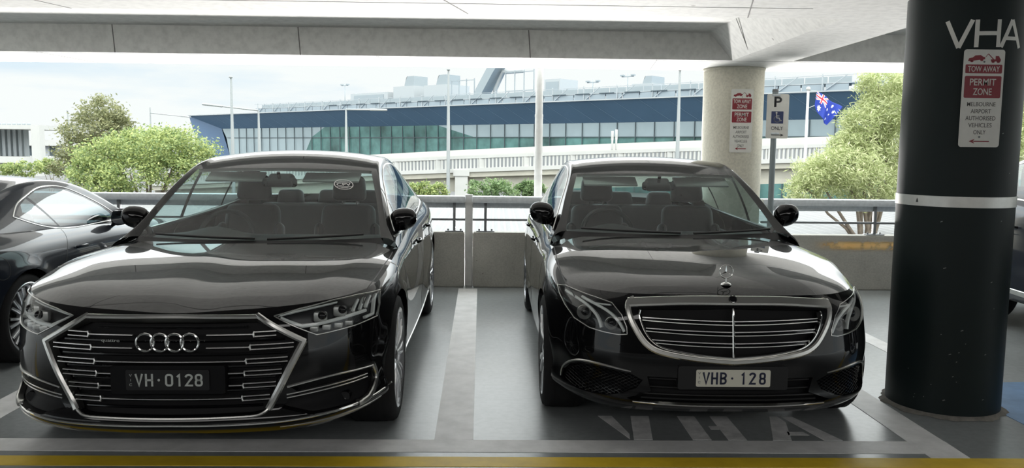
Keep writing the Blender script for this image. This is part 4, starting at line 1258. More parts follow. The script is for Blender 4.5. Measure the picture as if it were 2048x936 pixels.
    c.plate(.372, .086, .407, 0, bgm, fgm,
        [('V',-.170,.012,.011,.026),('I',-.170,.0024,.011,.004),('C',-.170,.012,.010,-.020),('V',-.136,.036,.062,0),('H',-.094,.034,.062,0),('B',-.050,.034,.062,0),('.',-.006,.011,.011,0),
         ('1',.050,.014,.062,0),('2',.096,.034,.062,0),('8',.146,.034,.062,0)], (.55,.118))
    for sg in (1, -1):
        L = lens[sg]; hd = c.part('headlamp', c.recess(L, .09), M_lampdk)
        b = bmesh.new(); merge(b, L); bmesh.ops.translate(b, verts=b.verts[:], vec=(0, -.001, 0)); c.part('lamp_lens', b, M_lens, hd)
        b = bmesh.new(); c.strip(b, hl+[hl[0]], .0045, .008, n=60, spl=False, sg=sg); c.part('lamp_rim', b, M_satin, hd, sharp=35)
        b = bmesh.new()
        c.strip(b, [(.812,.772),(.745,.745),(.69,.703),(.66,.655),(.652,.622)], .014, .012, sg=sg, off=-.018)
        c.strip(b, [(.735,.764),(.66,.733),(.60,.700),(.562,.660),(.537,.616)], .014, .012, sg=sg, off=-.014)
        c.strip(b, [(.695,.742),(.60,.744)], .006, .010, n=10, spl=False, sg=sg, off=-.012)
        c.part('light_guide', b, M_drl, hd, sharp=35)
        for x, z, r in ((.745,.690,.040),(.610,.655,.034)):
            hh = c.front(x*sg, z, -.045)
            b = bmesh.new(); t = bmesh.new(); lathe(t, [(r, .026), (r*.92, .030), (r*.80, .012), (r*.3, -.01), (.001, -.012)], 28, 'z'); merge(b, t, frame(hh[0], (hh[1].x*.5, -1, 0))); c.part('lamp_reflector', b, M_lampin, hd, sharp=50)
            b = bmesh.new(); t = bmesh.new(); bmesh.ops.create_uvsphere(t, u_segments=20, v_segments=10, radius=.024); merge(b, t, Matrix.Translation(hh[0])); c.part('projector_lens', b, M_gloss, hd)
        it = c.part('side_intake', c.recess(intake[sg], .04), M_mesh); intake[sg].free()
        b = bmesh.new()
        c.strip(b, [(.829,.309),(.822,.355),(.795,.402),(.755,.430),(.68,.440),(.60,.434),(.50,.420)], .013, .016, sg=sg, taper=lambda f: .35+.65*math.sin(math.pi*(f*.9+.05)))
        c.part('intake_trim', b, M_satin, it, sharp=35)
        # honeycomb bars in the intake
        b = bmesh.new()
        poly = [Vector(p) for p in ip]
        def ins(x, y):
            r = False; j = len(poly)-1
            for i in range(len(poly)):
                if (poly[i].y > y) != (poly[j].y > y) and x < (poly[j].x-poly[i].x)*(y-poly[i].y)/(poly[j].y-poly[i].y)+poly[i].x: r = not r
                j = i
            return r
        for k in range(-40, 60):
            for dirn in (1, -1):
                pts = []
                for q in np.linspace(0, .5, 60):
                    x = .40+q; z = .20+k*.017+dirn*q*.55
                    if ins(x, z): pts.append((x, z))
                    elif len(pts) > 2: break
                    else: pts = []
                if len(pts) > 2: c.strip(b, [pts[0], pts[-1]], .0035, .006, n=8, spl=False, sg=sg, off=-.012)
        c.part('intake_mesh', b, M_gloss, it, sharp=35)
    lg = c.part('lower_grille', c.recess(low, .05), M_mesh); low.free()
    b = bmesh.new()
    for z in (.385,.345,.312,.285): c.strip(b, [(-.41 if z > .32 else -.45, z), (.41 if z > .32 else .45, z)], .010, .014, n=30, spl=False, off=-.022)
    c.part('grille_slats', b, M_black, lg, sharp=35)
    b = bmesh.new(); c.strip(b, [(-.488,.266),(-.25,.259),(0,.257),(.25,.259),(.488,.266)], .009, .012, n=50); c.part('lip_trim', b, M_satin, sharp=35)
    for sg in (1, -1):
        b = bmesh.new()
        c.strip(b, [(.72,.958),(1.0,.962),(1.7,.974),(2.3,.990),(2.7,1.008),(2.91,1.025)], .012, .008, 'side', 60, sg=sg)
        c.strip(b, [(.78,.985),(.98,1.125),(1.18,1.238),(1.38,1.332),(1.62,1.388),(1.95,1.402),(2.2,1.384),(2.5,1.305),(2.74,1.205),(2.91,1.07)], .010, .008, 'side', 80, sg=sg)
        c.part('window_trim', b, M_satin, sharp=35)
    for sg in (1, -1): b = bmesh.new(); c.strip(b, [(.815,.40),(.822,.15),(.818,-.1),(.800,-.32),(.765,-.50)], .006, .0016, 'top', 40, sg=sg); c.part('panel_gap', b, M_black, sharp=35)
    shut_lines(c, [(.42,.45,.91),(1.66,.30,.97),(2.60,.62,1.0)])
    c.mirror(.868, .95, 1.085, .175, .172, .14, .965, .755)
    c.handles([(1.45,.845),(2.40,.865)])
    c.wheels(rim(5, 'twin', M_alloy), .338, .245, .79, .252)
    cabin(c, seat_y=1.50, rear_y=2.62, dash_y=.95, dash_z=.945, wheel_x=-.37, hw=.63)
    c.underbody(); wipers(c)
    return c
def star(b, F, r, th, ring=None):
    t = bmesh.new()
    for k in range(3):
        a = math.pi/2 + k*2*math.pi/3; d = Vector((math.cos(a), math.sin(a), 0)); n = Vector((-d.y, d.x, 0)); w_ = r*.17
        tip = d*r; o = Vector((0,0,0)); zf = Vector((0,0,th))
        L, R = d*(w_*.5)+n*w_, d*(w_*.5)-n*w_
        L, R = n*w_*.9 + d*.2*w_, -n*w_*.9 + d*.2*w_
        for s_ in (1, -1):
            v = [t.verts.new(q) for q in (o+zf*s_, L, tip, R)]
            t.faces.new((v[0], v[3], v[2]) if s_ > 0 else (v[0], v[2], v[3])); t.faces.new((v[0], v[2], v[1]) if s_ > 0 else (v[0], v[1], v[2]))
    if ring:
        R, q = ring; P = [Vector((R*math.cos(a), R*math.sin(a), 0)) for a in np.linspace(0, 2*math.pi, 41)[:-1]]
        sweep(t, P, [Vector((0,0,1))]*40, round_prof(q*2, q*2, 8), closed=True)
    merge(b, t, F)

# ================================================================== coupe parked nose-in on the left
def build_coupe():
    S = dict(name='grey_coupe', label='dark grey coupe parked nose-in at the left edge of the photo', cat='car',
        loc=(-4.155, 8.20), yaw=math.pi, paint=P_grey, glass=M_cglass, half_w=.885, front_lim=-.1, mid_y=1.2,
        plan=[(0,-.70),(.2,-.695),(.4,-.67),(.55,-.62),(.66,-.56),(.74,-.48),(.80,-.40),(.84,-.30),(.865,-.15),(.88,0),(.872,.4),(.868,.8),
              (.868,1.2),(.872,1.7),(.880,2.1),(.885,2.45),(.865,2.75),(.78,3.05),(.62,3.16),(.35,3.22),(0,3.24)],
        levels=[
         ({0:.19,9:.20,12:.18,15:.21,20:.27}, {0:.08,9:.05,12:.05,15:.05,20:.06}),
         ({0:.26,9:.28,12:.24,15:.28,20:.36}, {0:.01,9:.02,12:.02,15:.02,20:0}),
         ({0:.36,9:.40,12:.35,15:.42,20:.48}, {0:0,9:.01,12:.02,15:.01,20:0}),
         ({0:.45,9:.50,12:.48,15:.56,20:.60}, {0:.01,9:0,12:.02,15:0,20:0}),
         ({0:.54,9:.60,12:.62,15:.68,20:.74}, {0:.03,9:.01,12:.015,15:.0,20:.01}),
         ({0:.61,9:.70,12:.74,15:.79,20:.84}, {0:.06,9:.035,12:.03,15:.025,20:.03}),
         ({0:.66,9:.77,12:.82,15:.87,20:.90}, {0:.09,9:.08,12:.06,15:.075,20:.05}),
         ({0:.69,9:.80,12:.86,15:.915,20:.93}, {0:.13,9:.12,12:.095,15:.15,20:.10})],
        arches=[(0,.315,.345),(2.45,.315,.345)], i_corner=6, i_cowl=10, flare=.016,
        bonnet_mid=[(0,-.57,.69),(0,-.4,.76),(0,-.1,.81),(0,.2,.835),(0,.34,.85)],
        bonnet_rear=[(0,.34,.85),(.35,.36,.85),(.6,.38,.84),(.75,.38,.82)],
        crease=(.6,.7,.5,.1),
        rail_out=[(.75,.4,.82),(.765,.75,.945),(.70,1.05,1.085),(.635,1.35,1.185),(.60,1.65,1.222),(.60,1.95,1.205),(.62,2.25,1.14),(.655,2.55,1.05),(.70,2.85,.955)],
        rail_in=[(.66,.56,.86),(.62,.80,.99),(.585,1.02,1.105),(.555,1.22,1.19),(.53,1.6,1.245),(.525,1.95,1.23),(.53,2.2,1.175),(.54,2.5,1.08),(.56,2.8,.965)],
        i_header=3, i_rheader=6, header_bow=.10, cowl_bow=.16, roof_crown=.04, rheader_bow=.06, cabin=(.5,2.3))
    c = Car(S); bm = c.bm
    for wy, wz, R in S['arches']:
        for sg in (1, -1):
            c.cut(bm, [(wy+R*math.cos(a), wz+R*math.sin(a)) for a in np.linspace(0, 2*math.pi, 49)[:-1]], 'side', sg)
    f = lambda pts: [(2.45-y, z) for y, z in pts]
    q = f([(.20,1.02),(.29,1.075),(.42,1.125),(.66,.905),(.47,.930),(.28,.985)])
    d = f([(.455,1.135),(.60,1.175),(.80,1.188),(.96,1.170),(1.18,1.095),(1.38,1.005),(1.50,.935),(1.52,.885),(1.1,.880),(.69,.895)])
    e = f([(1.42,.98),(1.60,.90),(1.60,.885),(1.55,.885)])
    c.windows([q, d])
    c.finish_shell()
    for sg in (1, -1):
        b = bmesh.new()
        c.strip(b, f([(.16,1.01),(.27,1.085),(.44,1.145),(.62,1.192),(.80,1.204),(.98,1.185),(1.2,1.108),(1.42,1.01),(1.62,.90)]), .010, .008, 'side', 60, sg=sg)
        c.strip(b, f([(.16,1.01),(.27,.972),(.47,.916),(.69,.880),(1.1,.866),(1.62,.872)]), .010, .008, 'side', 60, sg=sg)
        c.part('window_trim', b, M_satin, sharp=35)
    for sg in (1, -1):
        b = bmesh.new()
        c.strip(b, f([(.665,.872),(.60,.75),(.50,.55),(.52,.32)]), .006, .002, 'side', 30, sg=sg)
        c.part('panel_gap', b, M_black, sharp=35); b = bmesh.new(); c.strip(b, [(2.45-(-.27)+.075*math.cos(a), .70+.075*math.sin(a)) for a in np.linspace(0, 2*math.pi, 30)], .005, .002, 'side', 40, sg=sg)
        c.part('panel_gap', b, M_black, sharp=35)
    c.mirror(.87, .98, .905, .17, .16, .13, .86, .80)
    c.handles([(2.45-.80,.725)], l=.17)
    c.wheels(rim(10, 'ten', M_alloy), .315, .225, .765, .238)
    b = bmesh.new(); box(b, -.55, .55, .45, .80, .60, .83); c.part('dashboard', b, M_int, smooth=False)
    for x in (-.34, .34): c.seat(x, 1.35, .30, back_h=.60, w_=.46, hr=-.12)
    for sg in (1, -1):
        b = bmesh.new(); P = []
        for t in np.linspace(0, 1, 14):
            y = 3.02+.12*t; P.append((y, .80))
        c.strip(b, [(2.80,.80),(2.90,.80),(3.02,.79)], .07, .012, 'side', 12, sg=sg, taper=lambda f: .5+.5*f)
        c.part('tail_lamp', b, mat('tail_lamp_red', (.25, .008, .01), .15, coat=.5), sharp=35)
    c.underbody(); return c

# ================================================================== blue wagon behind the green pillar
def build_wagon():
    k = 1.13
    S = dict(name='blue_wagon', label='dark blue car mostly hidden behind the green pillar at the right edge', cat='car',
        loc=(5.36, 4.72), yaw=0., paint=P_blue, half_w=.915, front_lim=-.15, mid_y=1.5,
        plan=[(0,-.85),(.2,-.843),(.4,-.815),(.55,-.77),(.66,-.70),(.75,-.61),(.82,-.50),(.87,-.36),(.898,-.18),(.908,0),(.908,.4),(.912,.9),
              (.916,1.6),(.916,2.2),(.915,2.5),(.912,2.75),(.89,3.1),(.82,3.4),(.68,3.52),(.4,3.58),(0,3.60)],
        levels=[
         ({0:.25,9:.27,12:.27,15:.28,20:.32}, {0:.09,4:.08,7:.06,9:.05,12:.06,15:.05,20:.06}),
         ({0:.32,9:.34,12:.34,15:.36,20:.40}, {0:.02,9:.025,12:.01,15:.02,20:0}),
         ({0:.42,9:.48,12:.44,15:.50,20:.54}, {0:.0,9:.012,12:.02,15:.01,20:0}),
         ({0:.55,9:.62,12:.58,15:.66,20:.70}, {0:.0,9:0,12:.0,20:0}),
         ({0:.68,9:.76,12:.74,15:.82,20:.86}, {0:.02,9:0,12:.006,15:0,20:.01}),
         ({0:.80,9:.86,12:.90,15:.96,20:.99}, {0:.04,9:.01,12:.012,15:.010,20:.02}),
         ({0:.88,9:.95,12:1.03,15:1.08,20:1.10}, {0:.06,9:.03,12:.044,15:.040,20:.05}),
         ({0:.93,9:1.0,10:1.04,12:1.11,15:1.16,20:1.18}, {0:.10,4:.105,7:.09,9:.075,10:.075,12:.08,15:.095,20:.10})],
        arches=[(0,.36,.395),(2.75,.36,.395)], i_corner=6, i_cowl=10, flare=.012,
        bonnet_mid=[(0,-.75,.93),(0,-.6,.985),(0,-.2,1.04),(0,.2,1.075),(0,.38,1.085)],
        bonnet_rear=[(0,.38,1.085),(.35,.41,1.085),(.62,.43,1.07),(.833,.43,1.04)],
        crease=(.6,.7,.5,.1),
        rail_out=[(.833,.43,1.04),(.80,.66,1.15),(.75,.95,1.30),(.70,1.25,1.44),(.67,1.5,1.52),(.66,1.85,1.55),(.66,2.2,1.535),(.67,2.6,1.45),(.70,2.9,1.32),(.78,3.2,1.17)],
        rail_in=[(.72,.66,1.11),(.68,.92,1.27),(.645,1.15,1.40),(.61,1.36,1.505),(.59,1.8,1.58),(.585,2.2,1.565),(.59,2.55,1.49),(.61,2.85,1.37),(.65,3.15,1.21)],
        i_header=3, i_rheader=6, header_bow=.12, cowl_bow=.19, roof_crown=.045, cabin=(.60,3.0))
    c = Car(S); bm = c.bm
    for wy, wz, R in S['arches']:
        for sg in (1, -1):
            c.cut(bm, [(wy+R*math.cos(a), wz+R*math.sin(a)) for a in np.linspace(0, 2*math.pi, 49)[:-1]], 'side', sg)
    c.windows([[(.80,1.13),(1.05,1.29),(1.3,1.42),(1.5,1.48),(1.6,1.49),(1.6,1.13)], [(1.68,1.135),(1.68,1.50),(2.0,1.505),(2.3,1.48),(2.55,1.42),(2.75,1.34),(2.88,1.25),(2.90,1.20),(2.4,1.16)]])
    c.finish_shell()
    for sg in (1, -1):
        b = bmesh.new()
        c.strip(b, [(.78,1.118),(1.5,1.122),(2.1,1.135),(2.5,1.155),(2.92,1.19)], .016, .010, 'side', 60, sg=sg)
        c.strip(b, [(.80,1.14),(1.04,1.305),(1.3,1.44),(1.5,1.498),(1.66,1.515),(2.0,1.522),(2.3,1.497),(2.58,1.432),(2.78,1.352),(2.92,1.24)], .010, .008, 'side', 60, sg=sg)
        c.part('window_trim', b, M_satin, sharp=35)
        b = bmesh.new(); c.strip(b, [(.45,.345),(1.5,.345),(2.3,.36)], .05, .014, 'side', 40, sg=sg); c.part('sill_trim', b, M_satin, sharp=35)
    shut_lines(c, [(1.64,.40,1.1)])
    c.mirror(.868, .92, 1.20, .165, .158, .13, 1.10, .765)
    c.handles([(1.45,.90),(2.24,.91)], M_gloss)
    c.wheels(rim(5, 'twin', M_alloy), .36, .245, .79, .24)
    b = bmesh.new(); rbox(b, (0, .85, .92), (1.3, .4, .25), .06, 3); c.part('dashboard', b, M_int)
    for x in (-.37, .37): c.seat(x, 1.45, .45)
    for sg in (1, -1):
        b = bmesh.new(); c.strip(b, [(.52,.78),(.66,.80),(.79,.83)], .09, .014, n=16, sg=sg); c.part('headlamp', b, M_lampin, sharp=35)
    b = bmesh.new(); c.strip(b, [(-.42,.72),(0,.715),(.42,.72)], .16, .012, n=30); c.part('grille', b, M_mesh, sharp=35)
    c.underbody(); return c

CAR_A = build_left_saloon()
CAR_B = build_right_saloon()
CAR_C = build_coupe()
CAR_D = build_wagon()
# ================================================================== signs
def sign_part(root, name, t, M_, m, dz=0.):
    b = bmesh.new(); merge(b, t, M_ @ Matrix.Translation((0, 0, dz))); return obj(name, b, m, root, smooth=False)
def T(s, x, y, w_, h, bold=.01): 
    t = text_bm(s, w_, h, .0006, bold); 
    for v in t.verts: v.co.x += x; v.co.y += y
    return t
def many(*ts):
    b = bmesh.new()
    for t in ts: merge(b, t)
    return b
def poly(pts, d=.0006):
    t = bmesh.new(); plate_poly(t, pts, 0, d); return t
def rr(x, y, w_, h, r=.004):
    return poly([(a+x, c+y) for a, c in rrect(w_, h, r)])
def tow_icon(k, flip=1):
    """car being lifted by a tow truck, drawn as a plain silhouette (width about 1)"""
    P = []
    P.append([(-.50,-.10),(-.47,.02),(-.36,.06),(-.28,.16),(-.12,.18),(-.04,.10),(.02,.08),(.02,-.02),(-.46,-.12)])     # lifted car
    P.append([(.20,-.12),(.20,-.02),(.34,-.02),(.34,.14),(.44,.14),(.48,.02),(.50,.0),(.50,-.12)])                      # truck
    P.append([(.26,-.02),(.10,.24),(.125,.25),(.30,-.02)]); P.append([(.10,.24),(.03,.10),(.045,.09),(.115,.23)])
    for cx_, cy_ in ((-.38,-.12),(-.08,-.06),(.27,-.14),(.43,-.14)): P.append([(cx_+.05*math.cos(a), cy_+.05*math.sin(a)) for a in np.linspace(0, 2*math.pi, 15)[:-1]])
    return [poly([(x*k, y*k*.62) for x, y in p]) for p in P]
def arrow(x, y, l, h, left=True):
    s = -1 if left else 1
    return [poly([(x-s*l/2, y-h*.11), (x+s*l*.28, y-h*.11), (x+s*l*.28, y+h*.11), (x-s*l/2, y+h*.11)] if not left else [(x-l*.28, y-h*.11), (x+l/2, y-h*.11), (x+l/2, y+h*.11), (x-l*.28, y+h*.11)]),
            poly([(x+s*l/2, y), (x+s*l*.22, y+h/2), (x+s*l*.30, y), (x+s*l*.22, y-h/2)])]
def tow_sign(loc, w_, h, label, two_line):
    r = empty('tow_away_sign', loc); tag(r, label, 'sign', 'tow away permit zone signs')
    M_ = frame((0, 0, 0), (0, -1, 0))
    t = bmesh.new(); plate_poly(t, rrect(w_, h, .016), -.003, 0); sign_part(r, 'sign_plate', t, M_, M_signw)
    u = h
    if two_line:                                                     # TOW AWAY ZONE on two lines
        reds = [rr(0, u*.265, w_*.88, u*.175, .008), rr(0, u*.060, w_*.88, u*.175, .008)]
        wh = many(T('TOW AWAY', 0, u*.304, w_*.78, u*.060), T('ZONE', 0, u*.226, w_*.46, u*.060), T('PERMIT', 0, u*.098, w_*.64, u*.060), T('ZONE', 0, u*.020, w_*.46, u*.060))
        ty0 = -u*.105
    else:
        reds = [rr(0, u*.302, w_*.90, u*.090, .006), rr(0, u*.118, w_*.90, u*.225, .008)]
        wh = many(T('TOW AWAY', 0, u*.302, w_*.78, u*.060), T('PERMIT', 0, u*.168, w_*.64, u*.070), T('ZONE', 0, u*.070, w_*.46, u*.070))
        ty0 = -u*.058
    p = sign_part(r, 'red_panel', many(*reds), M_, M_red); sign_part(r, 'white_lettering', wh, M_, M_signw, .0008)
    bk = many(*[T(s, 0, ty0-i*u*.072, w_*f, u*.044, .004) for i, (s, f) in enumerate((('MELBOURNE', .70), ('AIRPORT', .50), ('AUTHORISED', .74), ('VEHICLES', .58), ('ONLY', .30)))])
    sign_part(r, 'black_lettering', bk, M_, mat('sign_grey_ink', (.10, .09, .085), .5))
    ic = tow_icon(w_*.80)
    for q in ic:
        for v in q.verts: v.co.y += u*.405
    sign_part(r, 'tow_truck_symbol', many(*ic), M_, M_red)
    sign_part(r, 'arrow', many(*arrow(0, -u*.440, w_*.50, u*.050)), M_, M_red)
    for y in (u*.375, -u*.395):
        b = bmesh.new(); t = bmesh.new(); bmesh.ops.create_uvsphere(t, u_segments=10, v_segments=6, radius=.0055); merge(b, t, M_ @ Matrix.Translation((0, y, .001)))
        obj('screw', b, M_dsteel, r)
    return r
tow_sign((CX-.068, CY-CRR-.006, 1.838), .228, .535, 'red and white TOW AWAY permit sign on the dark green pillar', False)
tow_sign((2.622, 9.15-.327-.012, 1.858), .238, .675, 'red and white TOW AWAY ZONE sign on the pale concrete column', True)
# accessible parking sign on its own post
r = empty('parking_sign_post', (2.945, 8.72, 0)); tag(r, 'grey steel post carrying the accessible parking P sign', 'sign post')
b = bmesh.new(); cyl(b, (0, 0, 0), (0, 0, 2.16), .030, seg=20); obj('pole', b, mat('post_grey', (.24, .28, .29), .45, .3), r, autosmooth=40)
b = bmesh.new(); cyl(b, (0, 0, 2.16), (0, 0, 2.19), .034, .030, 20); obj('pole_cap', b, M_dsteel, r, autosmooth=40)
b = bmesh.new(); rbox(b, (0, 0, .006), (.16, .16, .012), .003, 2); obj('base_plate', b, M_dsteel, r, smooth=False)
s = empty('parking_sign', (2.965, 8.682, 1.905)); tag(s, 'white P sign with blue wheelchair symbol on the grey post', 'sign')
M_ = frame((0, 0, 0), (0, -1, 0)); SW, SH = .235, .465
t = bmesh.new(); plate_poly(t, rrect(SW, SH, .018), -.004, 0); sign_part(s, 'sign_plate', t, M_, M_signw)
sign_part(s, 'p_letter', T('P', 0, .150, .082, .108, .02), M_, M_signb)
sign_part(s, 'only_lettering', T('ONLY', 0, -.125, .125, .038, .006), M_, M_signb)
sign_part(s, 'arrow', many(*arrow(.005, -.197, .135, .030, False)), M_, M_signb)
sign_part(s, 'blue_panel', rr(-.002, -.012, .128, .128, .004), M_, M_navy)
b = bmesh.new()
def stroke(pts, wd):
    for (x0, y0), (x1, y1) in zip(pts[:-1], pts[1:]): merge(b, poly(quad(x0, y0, x1, y1, wd)))
    for x, y in pts: merge(b, poly([(x+wd/2*math.cos(a), y+wd/2*math.sin(a)) for a in np.linspace(0, 2*math.pi, 11)[:-1]]))
merge(b, poly([(-.012+.0095*math.cos(a), .036+.0095*math.sin(a)) for a in np.linspace(0, 2*math.pi, 17)[:-1]]))
stroke([(-.011, .022), (-.008, -.018), (.018, -.018), (.030, -.048), (.042, -.045)], .0085); stroke([(-.009, .004), (.016, .004)], .0070)
stroke([(-.003+.034*math.cos(a), -.030+.030*math.sin(a)) for a in np.linspace(math.radians(125), math.radians(345), 18)], .0075)
sign_part(s, 'wheelchair_symbol', b, M_, M_signw, .0008)
for z in (.22, -.18):
    b = bmesh.new(); rbox(b, (-.02, .012, z), (.085, .05, .02), .004, 2); obj('bracket', b, M_galv, s, autosmooth=30)
# white downpipe just outside the parapet
r = empty('white_pole', (.492, 9.62, -1.0)); tag(r, 'thick white steel pole just outside the parapet between the two black saloons', 'pole')
b = bmesh.new(); cyl(b, (0, 0, 0), (0, 0, 2.92), .046, seg=24); obj('lower_tube', b, M_white, r, autosmooth=40)
b = bmesh.new(); cyl(b, (0, 0, 2.92), (0, 0, 4.0), .043, seg=24); cyl(b, (0, 0, 2.905), (0, 0, 2.935), .048, seg=24); obj('upper_tube', b, M_white, r, autosmooth=40)
# ================================================================== outside
def at(px, py, Y):
    """point of the world at depth Y seen towards (px, py) of the 2048 x 936 frame"""
    d = _fw + _r2*((px-1024)/FPX) - _u2*((py-468)/FPX)
    k = Y/d.y
    return Vector((d.x*k, Y, CAM_H+d.z*k))
GZ = -3.6
M_ground = mat('outside_asphalt', (.08, .08, .078), .85, noise=(.4, .2, 5))
b = bmesh.new(); box(b, -260, 260, 9.6, 420, GZ-.2, GZ); struct('ground', b, M_ground)
# corrugated metal roof below the parapet
M_corr = mat('pale_roof_sheet', (.17, .172, .17), .55, .1, noise=(.6, .10, 5))
b = bmesh.new(); P = []
xs = np.arange(-22, 24, .055)
prof = [.045*max(-1, min(1, 2.2*math.sin(2*math.pi*x/.33))) for x in xs]
for y, z in ((10.0, -.55), (31.0, -.46)): P.append([(x, y, z+h) for x, h in zip(xs, prof)])
grid(b, P)
rt = obj('corrugated_roof', b, M_corr, autosmooth=20); tag(rt, 'pale corrugated metal roof lying just beyond the parapet', 'roof')
b = bmesh.new(); box(b, -22, 24, 10.1, 30.8, GZ, -.66); obj('shed_wall', b, mat('shed_wall', (.35, .35, .34), .8), rt, smooth=False)

# ------------------------------------------------------------------ trees
M_bark = mat('bark', (.16, .13, .10), .9, noise=(8, .3, 4))
def leaf_mat(name, c0, c1):
    m = bpy.data.materials.new(name); m.use_nodes = True; t = m.node_tree; p = t.nodes['Principled BSDF']
    g = N(t, 'ShaderNodeNewGeometry'); r = N(t, 'ShaderNodeValToRGB'); t.links.new(g.outputs['Random Per Island'], r.inputs[0])
    r.color_ramp.elements[0].color = (*c0, 1); r.color_ramp.elements[1].color = (*c1, 1)
    t.links.new(r.outputs[0], p.inputs['Base Color']); p.inputs['Roughness'].default_value = .55
    tr = N(t, 'ShaderNodeBsdfTranslucent'); t.links.new(r.outputs[0], tr.inputs[0])
    mx = N(t, 'ShaderNodeMixShader', i_0=.35); out = t.nodes['Material Output']
    t.links.new(p.outputs[0], mx.inputs[1]); t.links.new(tr.outputs[0], mx.inputs[2]); t.links.new(mx.outputs[0], out.inputs[0]); return m
def foliage(name, blobs, n, size, m, parent, seed, aspect=2.2, fill=.45, droop=0.):
    """leaves scattered through a set of ellipsoidal clumps, denser at their surface"""
    R = random.Random(seed); V = []; F = []
    vol = [b_[3]*b_[4]*b_[5] for b_ in blobs]; tot = sum(v**.67 for v in vol)
    for (x, y, z, a, b_, c), v in zip(blobs, vol):
        k = int(n*v**.67/tot)
        # each clump holds smaller tufts so the outline breaks up
        tufts = []
        for _ in range(max(5, int(k/55))):
            d = Vector((R.gauss(0, 1), R.gauss(0, 1), R.gauss(0, 1))).normalized(); q = R.uniform(fill, 1.0)**.5
            tufts.append((x+d.x*a*q, y+d.y*b_*q, z+d.z*c*q))
        for _ in range(k):
            tx, ty, tz = R.choice(tufts); s_ = .20*(a*c)**.5
            p = Vector((tx+R.gauss(0, s_), ty+R.gauss(0, s_), tz+R.gauss(0, s_*.8)))
            u = Vector((R.gauss(0, 1), R.gauss(0, 1), R.gauss(0, .7)-droop)).normalized(); w_ = u.orthogonal().normalized()
            w_ = Matrix.Rotation(R.uniform(0, 6.28), 3, u) @ w_
            l = size*R.uniform(.6, 1.3); i = len(V)
            V += [p-u*l/2, p+w_*l/aspect/2, p+u*l/2, p-w_*l/aspect/2]; F.append((i, i+1, i+2, i+3))
    me = bpy.data.meshes.new(name); me.from_pydata([tuple(v) for v in V], [], F); me.materials.append(m)
    o = bpy.data.objects.new(name, me); COL.objects.link(o); o.parent = parent; return o
def branchy(name, base, tips, r, parent, seed):
    R = random.Random(seed); b = bmesh.new()
    base = Vector(base); top = Vector(tips[0])
    fork = base.lerp(sum((Vector(t) for t in tips), Vector())/len(tips), .45)
    n = 6; pts = [base.lerp(fork, i/n)+Vector((R.uniform(-.06, .06), R.uniform(-.06, .06), 0)) for i in range(n+1)]
    sweep(b, pts, [Vector((1, .1, 0))]*(n+1), round_prof(2*r, 2*r, 8), taper=lambda f: 1-.35*f)
    for t in tips:
        t = Vector(t); pts = []
        for i in range(6):
            f = i/5; pts.append(fork.lerp(t, f)+Vector((R.uniform(-.08, .08), R.uniform(-.08, .08), .12*math.sin(math.pi*f))))
        sweep(b, pts, [Vector((1, .1, 0))]*6, round_prof(1.1*r, 1.1*r, 6), taper=lambda f: 1-.75*f)
    return obj(name, b, M_bark, parent)
def tree(name, label, blobs, base, n, size, m, r, seed, **kw):
    o = empty(name, base); tag(o, label, 'tree')
    B = [(x-base[0], y-base[1], z-base[2], a, b_, c) for x, y, z, a, b_, c in blobs]
    branchy('trunk', (0, 0, 0), [(q[0], q[1], q[2]) for q in B], r, o, seed)
    foliage('foliage', B, n, size, m, o, seed, **kw); return o
def blob(px, py, Y, rx, rz, dy=None):
    """clump centred on (px, py) at depth Y with pixel radii rx, rz"""
    p = at(px, py, Y); return (p.x, p.y, p.z, rx*Y/FPX, (dy if dy else rx*Y/FPX), rz*Y/FPX)
L_green = leaf_mat('fresh_green_leaves', (.12, .19, .07), (.44, .49, .18))
L_olive = leaf_mat('olive_leaves', (.13, .15, .07), (.32, .32, .16))
L_wattle = leaf_mat('feathery_yellow_green_leaves', (.24, .30, .10), (.60, .62, .36))
L_hedge = leaf_mat('dark_hedge_leaves', (.07, .13, .05), (.26, .36, .16))
Y = 31.5
tree('umbrella_tree', 'rounded bright green tree beyond the railing behind the left black saloon',
     [blob(290, 296, Y, 80, 34), blob(215, 312, Y, 62, 34), blob(365, 300, Y+1, 62, 38), blob(180, 345, Y-.5, 42, 30), blob(260, 345, Y-1, 55, 34), blob(345, 340, Y, 50, 28), blob(205, 372, Y-1, 48, 22), blob(395, 318, Y+1, 36, 28), blob(310, 280, Y+1, 60, 22)],
     tuple(at(296, 300, Y+1).xy) + (GZ,), 30000, .12, L_green, .13, 3)
Y = 40
tree('olive_tree', 'tall grey olive tree at the far left behind the rounded green tree',
     [blob(205, 225, Y, 42, 28), blob(190, 262, Y, 58, 34), blob(160, 300, Y, 42, 34), blob(235, 258, Y+1, 28, 30), blob(140, 330, Y, 34, 26), blob(215, 300, Y+1, 50, 36)],
     tuple(at(190, 300, Y).xy) + (GZ,), 16000, .15, L_olive, .16, 5)
Y = 20
tree('wattle_tree', 'feathery yellow green tree between the flag and the dark green pillar',
     [blob(1765, 165, Y, 48, 24), blob(1790, 215, Y, 70, 40), blob(1740, 245, Y, 60, 30), blob(1725, 285, Y, 58, 30), blob(1790, 300, Y+.5, 80, 50), blob(1690, 335, Y-.5, 70, 36), blob(1630, 345, Y-.5, 46, 32), blob(1740, 370, Y, 90, 34), blob(1612, 378, Y-.5, 44, 26), blob(1700, 300, Y, 40, 30), blob(1830, 180, Y+1, 60, 40)],
     tuple(at(1760, 300, Y+.3).xy) + (GZ,), 52000, .13, L_wattle, .11, 8, aspect=6., droop=.5)
Y = 23
